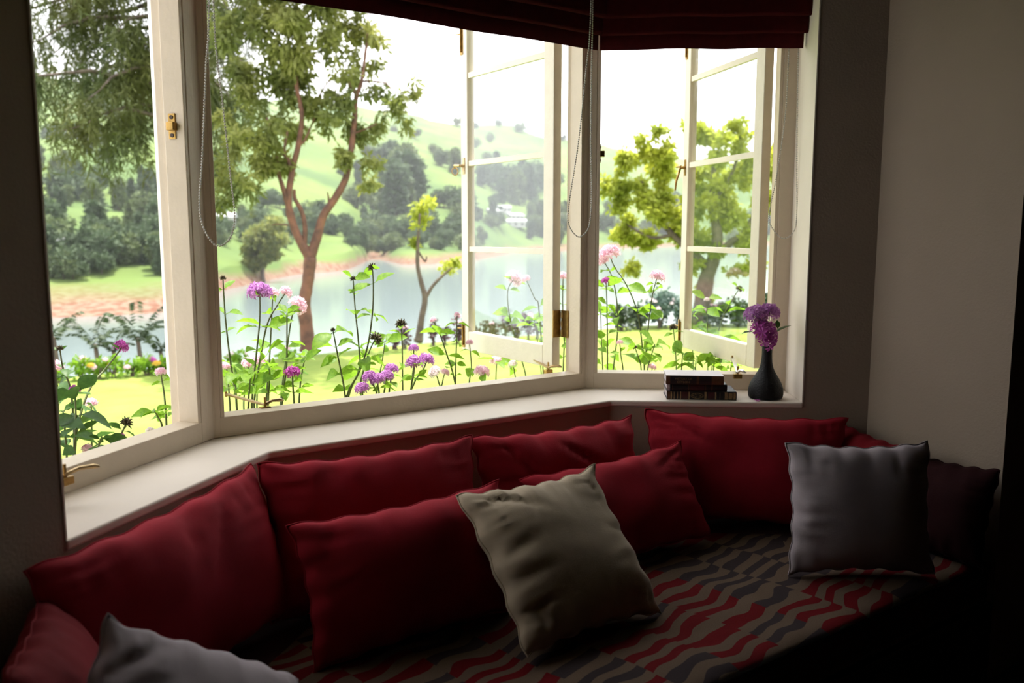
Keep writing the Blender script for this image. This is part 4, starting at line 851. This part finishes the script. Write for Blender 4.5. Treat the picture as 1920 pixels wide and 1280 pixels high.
far_trees(14, 60, 330, 200, 330, 40, ('round', 'tall'), 'tree high on the left hill behind the pine', 'trees on the upper left hill')
far_trees(34, 405, 880, 440, 474, 40, ('round',), 'round tree in the belt along the middle shore', 'tree belt along the middle shore')
far_trees(44, 405, 880, 385, 445, 42, ('round', 'round', 'tall'), 'tree on the lower slope above the middle shore', 'trees on the middle lower slope')
far_trees(14, 600, 870, 300, 380, 40, ('round', 'tall'), 'tree dotted over the pale tea field', 'trees dotted over the tea field')
far_trees(9, 0, 0, 0, 0, 95, ('tall', 'cone'), 'tall tree in the dark stand on the tea field', 'tall stand on the tea field', .2, [(735, 395), (748, 400), (760, 398), (772, 392), (752, 372), (738, 365), (766, 368), (725, 345), (742, 410)])
far_trees(26, 885, 1065, 385, 455, 34, ('round', 'tall'), 'tree among the white houses across the lake', 'trees around the white houses')
far_trees(12, 890, 1060, 330, 385, 60, ('tall', 'cone', 'round'), 'tall tree on the slope above the white houses', 'tall trees above the white houses')
far_trees(24, 1120, 1470, 400, 455, 36, ('round', 'tall'), 'tree on the far shore behind the lime tree', 'trees on the far right shore')
far_trees(22, 680, 1130, 232, 330, 22, ('round',), 'small tree high on the hazy hill', 'trees high on the hazy hill')
def house(px, py, w, d, h, rz, wallm, roofm, label, lake_wins=3, roofh=1.3):
    p, r = ground_at(px, py); e_ = empty('house', p - Vector((0, 0, .4)), rz); tag(e_, label, 'house', 'houses across the lake'); MB().box(-w / 2, w / 2, -d / 2, d / 2, 0, h + .4).build('wall', wallm, e_)
    o = .5; z = h + .4; MB().add([(-w / 2 - o, -d / 2 - o, z), (w / 2 + o, -d / 2 - o, z), (w / 2 + o, d / 2 + o, z), (-w / 2 - o, d / 2 + o, z), (-w / 2 - o, 0, z + roofh), (w / 2 + o, 0, z + roofh)], [(0, 1, 5, 4), (3, 4, 5, 2), (0, 4, 3), (1, 2, 5), (0, 3, 2, 1)]).build('roof', roofm, e_)
    for k in range(lake_wins):
        x = -w / 2 + w * (k + .5) / lake_wins; MB().box(x - .5, x + .5, -d / 2 - .06, -d / 2 + .02, 1.3, 2.5).build('window', M['bk_dark'], e_)
M['hw_yellow'] = mat('ochre_render', (.55, .34, .14), .9, noise_amt=.1, noise_scale=1); M['hw_white'] = mat('white_render', (.42, .41, .40), .9, noise_amt=.08, noise_scale=1); M['roof_grey'] = mat('pale_metal_roof', (.40, .41, .43), .6, noise_amt=.15, noise_scale=1)
house(92, 488, 5.4, 5, 2.4, -YAW * .4 - .4, M['hw_yellow'], M['roof_grey'], 'ochre house with a grey roof beside the left wall edge', 2, .5)
for px, py, w, lb in [(927, 404, 8, 'white house with a pale roof at the left of the far hamlet'), (965, 410, 10, 'broad white house in the middle of the far hamlet'), (968, 425, 11, 'long low white house lowest in the far hamlet'), (1007, 421, 7, 'small white house at the right of the far hamlet'), (1054, 416, 7, 'white house seen in the gap beside the middle casement'), (945, 396, 7, 'small white house highest in the far hamlet'), (414, 430, 7, 'white house seen just right of the corner post')]:
    house(px, py, w, 6, 3, rf.uniform(-.8, .1), M['hw_white'], M['roof_grey'], lb, 3)
# humid summer haze over the lake and hills
def haze():
    m = bpy.data.materials.new('summer_haze'); m.use_nodes = True; nt = m.node_tree; nt.nodes.clear(); o = nt.nodes.new('ShaderNodeOutputMaterial'); v = nt.nodes.new('ShaderNodeVolumeScatter')
    v.inputs['Color'].default_value = (.93, .96, 1, 1); v.inputs['Density'].default_value = .0002; v.inputs['Anisotropy'].default_value = .2; nt.links.new(v.outputs[0], o.inputs['Volume'])
    lo = [top_r(px, 45) for px in np.linspace(-1500, 3400, 16)] + [top_r(px, 1600) for px in np.linspace(3400, -1500, 16)]
    ob = MB().prism(lo, LAKEZ - 4, 210).build('haze', m); tag(ob, 'pale summer haze hanging over the lake and far hills', 'haze', kind='stuff')
haze()

# ------------------------------------------------------------------ flowering plants under the windows
def plant(s, b, pts, head, nodes, label, leafk='leaf', seed=0, extra=()):
    """pts: picture positions from the tip down, on a plane b metres outside the wall; head: (kind, radius px); nodes: (py, leaf length px)"""
    P = [at_sec(s, x, y, b) for x, y in pts]; rnd = random.Random(seed + int(pts[0][0]) * 3 + int(pts[0][1]))
    base = Vector((P[-1].x + rnd.uniform(-.03, .03), P[-1].y + rnd.uniform(-.03, .03), GZ)); e_ = empty('pentas_plant', base); tag(e_, label, 'flowering plant', 'flowering plants in the bed under the windows')
    P.append(P[-1] + (P[-1] - P[-2]).normalized() * .03 + Vector((0, 0, -.10))); base = Vector((P[-1].x, P[-1].y, GZ)); e_.location = base
    Q = [p - base for p in P] + [Vector((0, 0, .3)), Vector((0, 0, 0))]; S = []
    for i in range(len(Q) - 1):
        p0, p1, p2, p3 = Q[max(i - 1, 0)], Q[i], Q[i + 1], Q[min(i + 2, len(Q) - 1)]
        for k in range(5):
            t = k / 5; S.append(.5 * ((2 * p1) + (p2 - p0) * t + (2 * p0 - 5 * p1 + 4 * p2 - p3) * t * t + (3 * p1 - p0 - 3 * p2 + p3) * t ** 3))
    S = [q for q in S if q.z > -.01]; S.append(Vector((0, 0, 0))); n = len(S); MB().tube(S, [.0022 + .0030 * i / n for i in range(n)], 6).build('stem', M['stem'], e_, smooth=True)
    dist = (P[0] - CAM).dot(FW); k_ = dist / FPX
    ax = (S[0] - S[2]).normalized()
    if head:
        kind, rp = head
        if kind == 'bud':
            h = link('seed_head', HEADS['bud'][0], None, e_); h.scale = (rp * k_ / .015,) * 3
        else:
            h = link('flower_head', HEADS[kind][rnd.randrange(2)], None, e_); h.scale = (rp * k_ / .036,) * 3
        h.location = S[0] - ax * rp * k_ * .3; h.rotation_euler = ax.to_track_quat('Z', 'Y').to_euler()
    zs = [(p.z + GZ) for p in S]
    phi0 = rnd.uniform(0, 3.1)
    if not head: nodes = [(pts[0][1] + 2, 20), (pts[0][1] + 5, 16)] + list(nodes)
    for j, (py, ln) in enumerate(nodes):
        zt = at_sec(s, pts[0][0], py, b).z - base.z; i = min(range(n), key=lambda q: abs(S[q].z - zt)); phi = phi0 + j * 1.57 + rnd.uniform(-.35, .35)
        for sg in (0, 1):
            a = phi + sg * pi; l = link('leaf', LEAVES[leafk][rnd.randrange(3)], None, e_); L = ln * k_ * rnd.uniform(.95, 1.35); d = Vector((cos(a), sin(a), rnd.uniform(-.45, .8)))
            l.location = S[i] + d.normalized() * .12 * L; l.rotation_euler = (d.to_track_quat('X', 'Z').to_matrix() @ Matrix.Rotation(rnd.uniform(-1.0, 1.0), 3, 'X')).to_euler(); l.scale = (L,) * 3
    return e_
PL = [
 # section, outward, stem, head, nodes, label
 ('mid', .80, [(418, 520), (422, 590), (431, 670), (441, 735)], ('bud', 6), [(543, 24), (590, 30), (628, 18), (690, 26), (725, 30)], 'tall stalk with a dark bud just right of the corner post'),
 ('mid', .75, [(487, 541), (487, 600), (480, 670), (473, 745)], ('purple', 26), [(548, 22), (615, 40), (660, 30), (700, 32), (735, 30)], 'tall plant with a broad lilac flower head left in the middle window'),
 ('mid', .95, [(512, 546), (509, 600), (505, 680), (500, 740)], ('pink', 13), [(552, 18), (640, 30), (700, 30)], 'plant with a small pink head just right of the broad lilac head'),
 ('mid', .85, [(538, 545), (520, 572), (502, 605), (490, 660), (478, 740)], ('pink', 14), [(590, 34), (612, 44), (650, 36), (690, 34)], 'plant with a pale pink head leaning right beside the lilac head'),
 ('mid', 1.0, [(563, 570), (553, 580), (545, 605), (535, 680), (527, 745)], ('pink', 20), [(585, 20), (640, 30), (690, 26)], 'plant with a pale pink head against the forked tree trunk'),
 ('mid', .70, [(538, 588), (538, 640), (537, 690), (530, 745)], None, [(590, 26), (640, 34), (668, 40), (700, 36), (730, 30)], 'leafy stem without flowers left of the forked tree trunk'),
 ('mid', 1.25, [(468, 678), (462, 710), (458, 740)], ('pink', 16), [(700, 30), (725, 30)], 'low pale pink bloom behind the lilac stalk'),
 ('mid', 1.2, [(487, 672), (484, 710), (482, 740)], ('pink', 15), [(690, 26), (720, 30)], 'second low pale pink bloom behind the lilac stalk, further right'),
 ('mid', .60, [(548, 694), (549, 720), (551, 750)], ('magenta', 17), [(715, 20), (738, 34)], 'short plant with a magenta head above the brass stay'),
 ('mid', .80, [(572, 668), (566, 700), (562, 735)], None, [(665, 26), (680, 30), (700, 26), (728, 24)], 'short leafy sprig below the forked tree'),
 ('mid', .95, [(424, 684), (427, 710), (430, 745)], ('pink', 11), [(705, 28), (730, 30)], 'pale pink bloom half hidden by the corner post'),
 ('mid', .62, [(470, 700), (468, 725), (466, 755)], None, [(700, 34), (720, 36), (738, 32)], 'dense leaves at the foot of the lilac plant'),
 ('mid', .62, [(506, 690), (505, 720), (503, 752)], None, [(692, 40), (712, 34), (735, 30)], 'broad leaved stem beside the brass stay tip'),
 ('mid', .70, [(440, 700), (442, 725), (444, 760)], None, [(690, 34), (712, 32), (740, 34)], 'leafy shoot behind the brass stay at the left'),
 ('mid', .70, [(624, 617), (632, 660), (640, 700), (646, 735)], ('bud', 5), [(622, 40), (655, 34), (668, 36), (700, 40), (728, 26)], 'stalk with a small dark bud and long leaves right of the trunk'),
 ('mid', .72, [(662, 521), (666, 580), (672, 640), (674, 690), (655, 738)], ('bud', 6), [(523, 26), (548, 16), (596, 28), (650, 36), (690, 34)], 'left one of the two tallest bare stalks with dark buds'),
 ('mid', .70, [(698, 499), (700, 540), (698, 590), (689, 650), (672, 700), (652, 738)], ('bud', 9), [(508, 24), (531, 34), (585, 20), (594, 24), (665, 36), (690, 40)], 'tallest stalk in the middle window, topped by a brown bud'),
 ('mid', .80, [(706, 632), (694, 655), (680, 700)], ('bud', 13), [(645, 26), (670, 30)], 'stalk with a large greenish seed head behind the tall stalks'),
 ('mid', .95, [(722, 640), (716, 680), (708, 725)], None, [(630, 22), (640, 30), (665, 22), (695, 24)], 'light green sprig right of the tall stalks'),
 ('mid', .50, [(677, 724), (680, 740)], ('purple', 16), [], 'lowest of the five lilac heads clustered at the rail'),
 ('mid', .52, [(690, 702), (700, 722), (706, 738)], ('purple', 15), [(728, 22)], 'leftmost upper head of the five lilac heads at the rail'),
 ('mid', .50, [(706, 708), (709, 725), (711, 740)], ('purple', 16), [(728, 26)], 'middle head of the five lilac heads at the rail'),
 ('mid', .52, [(724, 701), (724, 720), (720, 738)], ('purple', 16), [(722, 22)], 'fourth head from the left of the five lilac heads'),
 ('mid', .54, [(735, 688), (733, 710), (730, 732)], ('purple', 15), [(712, 20)], 'topmost, rightmost head of the five lilac heads at the rail'),
 ('mid', .62, [(775, 650), (776, 680), (772, 722)], ('purple', 11), [(665, 14), (700, 22)], 'small lilac bud head above the pair of full lilac heads'),
 ('mid', .56, [(778, 676), (776, 700), (771, 726)], ('purple', 19), [(690, 26), (712, 18)], 'left head of the lilac pair near the middle of the rail'),
 ('mid', .58, [(801, 670), (795, 690), (775, 722)], ('purple', 17), [(702, 20)], 'right head of the lilac pair near the middle of the rail'),
 ('mid', .80, [(752, 605), (754, 650), (755, 722)], ('bud', 11), [(612, 18), (625, 20), (690, 30), (708, 24)], 'slim stalk with a yellow green seed head and pale leaves'),
 ('mid', .75, [(813, 695), (822, 715)], ('white', 14), [], 'almost white bloom right of the lilac pair'),
 ('mid', .78, [(836, 696), (830, 715)], ('pink', 10), [], 'small pale pink bloom right of the almost white one'),
 ('mid', .85, [(811, 598), (826, 630), (838, 665), (851, 708)], ('pink', 7), [(620, 26), (632, 28), (670, 26), (690, 20)], 'leaning stalk with a pink bud left of the open casement'),
 ('mid', .85, [(857, 588), (856, 640), (854, 706)], ('pink', 6), [(602, 20), (640, 22), (680, 18), (700, 16)], 'upright stalk with a pink bud touching the casement in view'),
 ('mid', .70, [(905, 693), (903, 712)], ('pink', 17), [(700, 26)], 'pale pink bloom under the open middle casement, leftmost'),
 ('mid', .95, [(932, 674), (930, 705)], ('pink', 14), [(668, 30), (680, 30)], 'pink bloom with broad leaves under the open middle casement'),
 ('mid', .90, [(960, 680), (965, 700)], ('white', 10), [(672, 22), (690, 26)], 'white bloom under the open casement beside its stay'),
 ('mid', .80, [(880, 640), (884, 690), (880, 715)], ('pink', 8), [(660, 16), (690, 26)], 'thin stalk rising beside the foot of the open casement'),
 ('mid', 1.35, [(967, 519), (952, 545), (956, 595), (970, 650), (985, 700)], ('pink', 18), [(528, 22), (548, 24), (596, 40), (605, 26)], 'pink flowered stalk seen through the middle casement glass'),
 ('mid', 1.45, [(1002, 600), (1008, 640), (1014, 690)], None, [(600, 18), (612, 34), (650, 30)], 'leafy sprig seen low through the middle casement glass'),
 ('mid', 1.20, [(985, 520), (1003, 560), (1010, 575), (1018, 690)], ('pink', 9), [(576, 26), (590, 22)], 'slanting stalk crossing the right edge of the middle casement glass'),
 ('right', .75, [(1056, 515), (1055, 570), (1058, 630), (1056, 695)], ('pink', 12), [(545, 18), (566, 26), (640, 16), (665, 20)], 'stalk in the narrow gap between the middle casement and its jamb'),
 ('right', .80, [(1140, 470), (1152, 500), (1174, 533), (1195, 585), (1206, 665), (1208, 692)], ('pink', 23), [(536, 34), (585, 36), (650, 28), (680, 30)], 'tall arching stalk with a big pale pink head, upper left of the right window'),
 ('right', .85, [(1130, 487), (1146, 515), (1156, 560), (1158, 620), (1150, 692)], ('pink', 12), [(505, 22), (548, 26), (600, 24), (632, 26), (660, 22)], 'stalk bending right behind the big pale pink head'),
 ('right', .70, [(1136, 524), (1138, 570), (1139, 640), (1139, 692)], ('magenta', 10), [(540, 30), (565, 24), (590, 26), (628, 24), (665, 22)], 'straight stalk with a dull pink bud beside the post'),
 ('right', .78, [(1234, 514), (1224, 550), (1217, 600), (1211, 660), (1208, 692)], ('pink', 16), [(535, 18), (550, 34), (582, 30), (595, 26), (660, 30)], 'stalk with a pink head in the middle of the right window'),
 ('right', .70, [(1190, 650), (1198, 672), (1202, 692)], ('bud', 5), [(655, 20), (682, 32)], 'short stalk with a tiny dark bud in the right window'),
 ('right', .62, [(1228, 645), (1220, 670), (1214, 694)], None, [(645, 34), (660, 30), (680, 36)], 'broad leafy shoot low in the right window'),
 ('right', .85, [(1262, 612), (1266, 650), (1268, 692)], ('bud', 8), [(622, 16), (665, 18)], 'seed head stalk beside the right casement foot'),
 ('right', .62, [(1224, 686), (1222, 698)], ('pink', 9), [], 'faint pink bloom at the rail of the right window'),
 ('right', .75, [(1162, 640), (1164, 665), (1168, 692)], ('pink', 7), [(660, 12)], 'pale little bloom between two stalks near the post'),
 ('right', .95, [(1126, 580), (1128, 640), (1130, 694)], None, [(585, 30), (615, 28), (650, 26), (680, 24)], 'leafy stem hard against the post in the right window'),
 ('right', .62, [(1280, 665), (1278, 690)], None, [(664, 34), (680, 36)], 'leaf cluster behind the stacked books'),
 ('right', .60, [(1305, 672), (1304, 694)], None, [(670, 34), (684, 34)], 'leaf cluster under the right casement, left of its middle'),
 ('right', .64, [(1340, 670), (1338, 694)], None, [(672, 34), (686, 30)], 'leaf cluster under the right casement near its stay'),
 ('right', .66, [(1372, 678), (1370, 696)], None, [(680, 30), (690, 30)], 'small leaf cluster between the stay and the vase'),
 ('right', 1.35, [(1387, 540), (1374, 560), (1355, 595), (1340, 650), (1335, 690)], ('bud', 7), [(542, 20), (590, 30), (575, 20), (640, 34)], 'slanting stalk with a seed bud seen through the right casement'),
 ('right', 1.30, [(1325, 560), (1326, 600), (1327, 690)], ('white', 6), [(562, 24), (575, 26), (590, 20), (625, 30), (645, 30)], 'bright leafy stem seen through the right casement'),
 ('right', 1.35, [(1298, 585), (1298, 640), (1300, 690)], None, [(590, 20), (620, 26), (645, 26)], 'leafy stem along the left stile seen through the right casement'),
 ('left', .75, [(229, 646), (222, 660), (197, 692), (172, 722), (150, 780), (140, 850)], ('magenta', 15), [(655, 16), (735, 24)], 'long slanting stalk with a sparse purple head in the left window'),
 ('left', .70, [(112, 652), (118, 690), (132, 728), (138, 790), (140, 850)], ('bud', 7), [(660, 14), (692, 26), (705, 20), (740, 34)], 'stalk with a dark bud beside the left wall edge'),
 ('left', .60, [(140, 728), (142, 770), (142, 810), (138, 860)], ('magenta', 12), [(735, 40), (752, 44), (775, 44), (800, 46), (822, 44), (842, 40)], 'bushy plant with leaves coloured dark for shade at the lower left of the left window'),
 ('left', .66, [(118, 770), (122, 810), (126, 870)], None, [(770, 44), (795, 44), (820, 44), (845, 40)], 'leafy stem half behind the left wall edge'),
 ('left', .90, [(171, 752), (172, 790), (172, 835)], ('pink', 13), [(765, 20), (825, 30)], 'slim stalk with a pale pink head above the left rail'),
 ('left', .55, [(238, 790), (228, 812), (214, 832)], ('bud', 12), [(805, 26), (828, 34)], 'short stalk with a dark open seed head near the left rail'),
 ('left', .52, [(230, 818), (222, 832), (214, 845)], ('magenta', 9), [(836, 36)], 'magenta bud just above the left rail'),
 ('left', .50, [(190, 822), (184, 838), (176, 856)], None, [(818, 40), (832, 44)], 'pair of long leaves over the left rail'),
 ('left', .70, [(300, 694), (305, 720), (309, 750), (312, 795)], ('pink', 11), [(705, 16), (715, 16), (775, 30), (790, 30)], 'slim stalk with a pink head beside the casement edge in the left window'),
 ('left', .62, [(290, 770), (298, 785), (304, 800)], None, [(772, 34), (782, 28)], 'pale green sprig near the right end of the left rail'),
 ('left', .80, [(104, 684), (108, 740), (112, 860)], ('pink', 16), [(720, 30), (760, 34)], 'pink bloom cut off by the left wall edge'),
 ('left', .58, [(166, 840), (164, 856)], ('pink', 14), [], 'pale pink bloom resting on the left rail'),
 ('left', .62, [(284, 806), (282, 820)], ('white', 10), [], 'white bloom peeping over the left rail'),
]
for k, (s, b, pts, head, nodes, lb) in enumerate(PL): plant(s, b, pts, head, nodes, lb, 'deep_shaded' if (s == 'left' and pts[0][0] < 240) else 'leaf', k)  # leftmost plants: tree shade put into the leaf colour
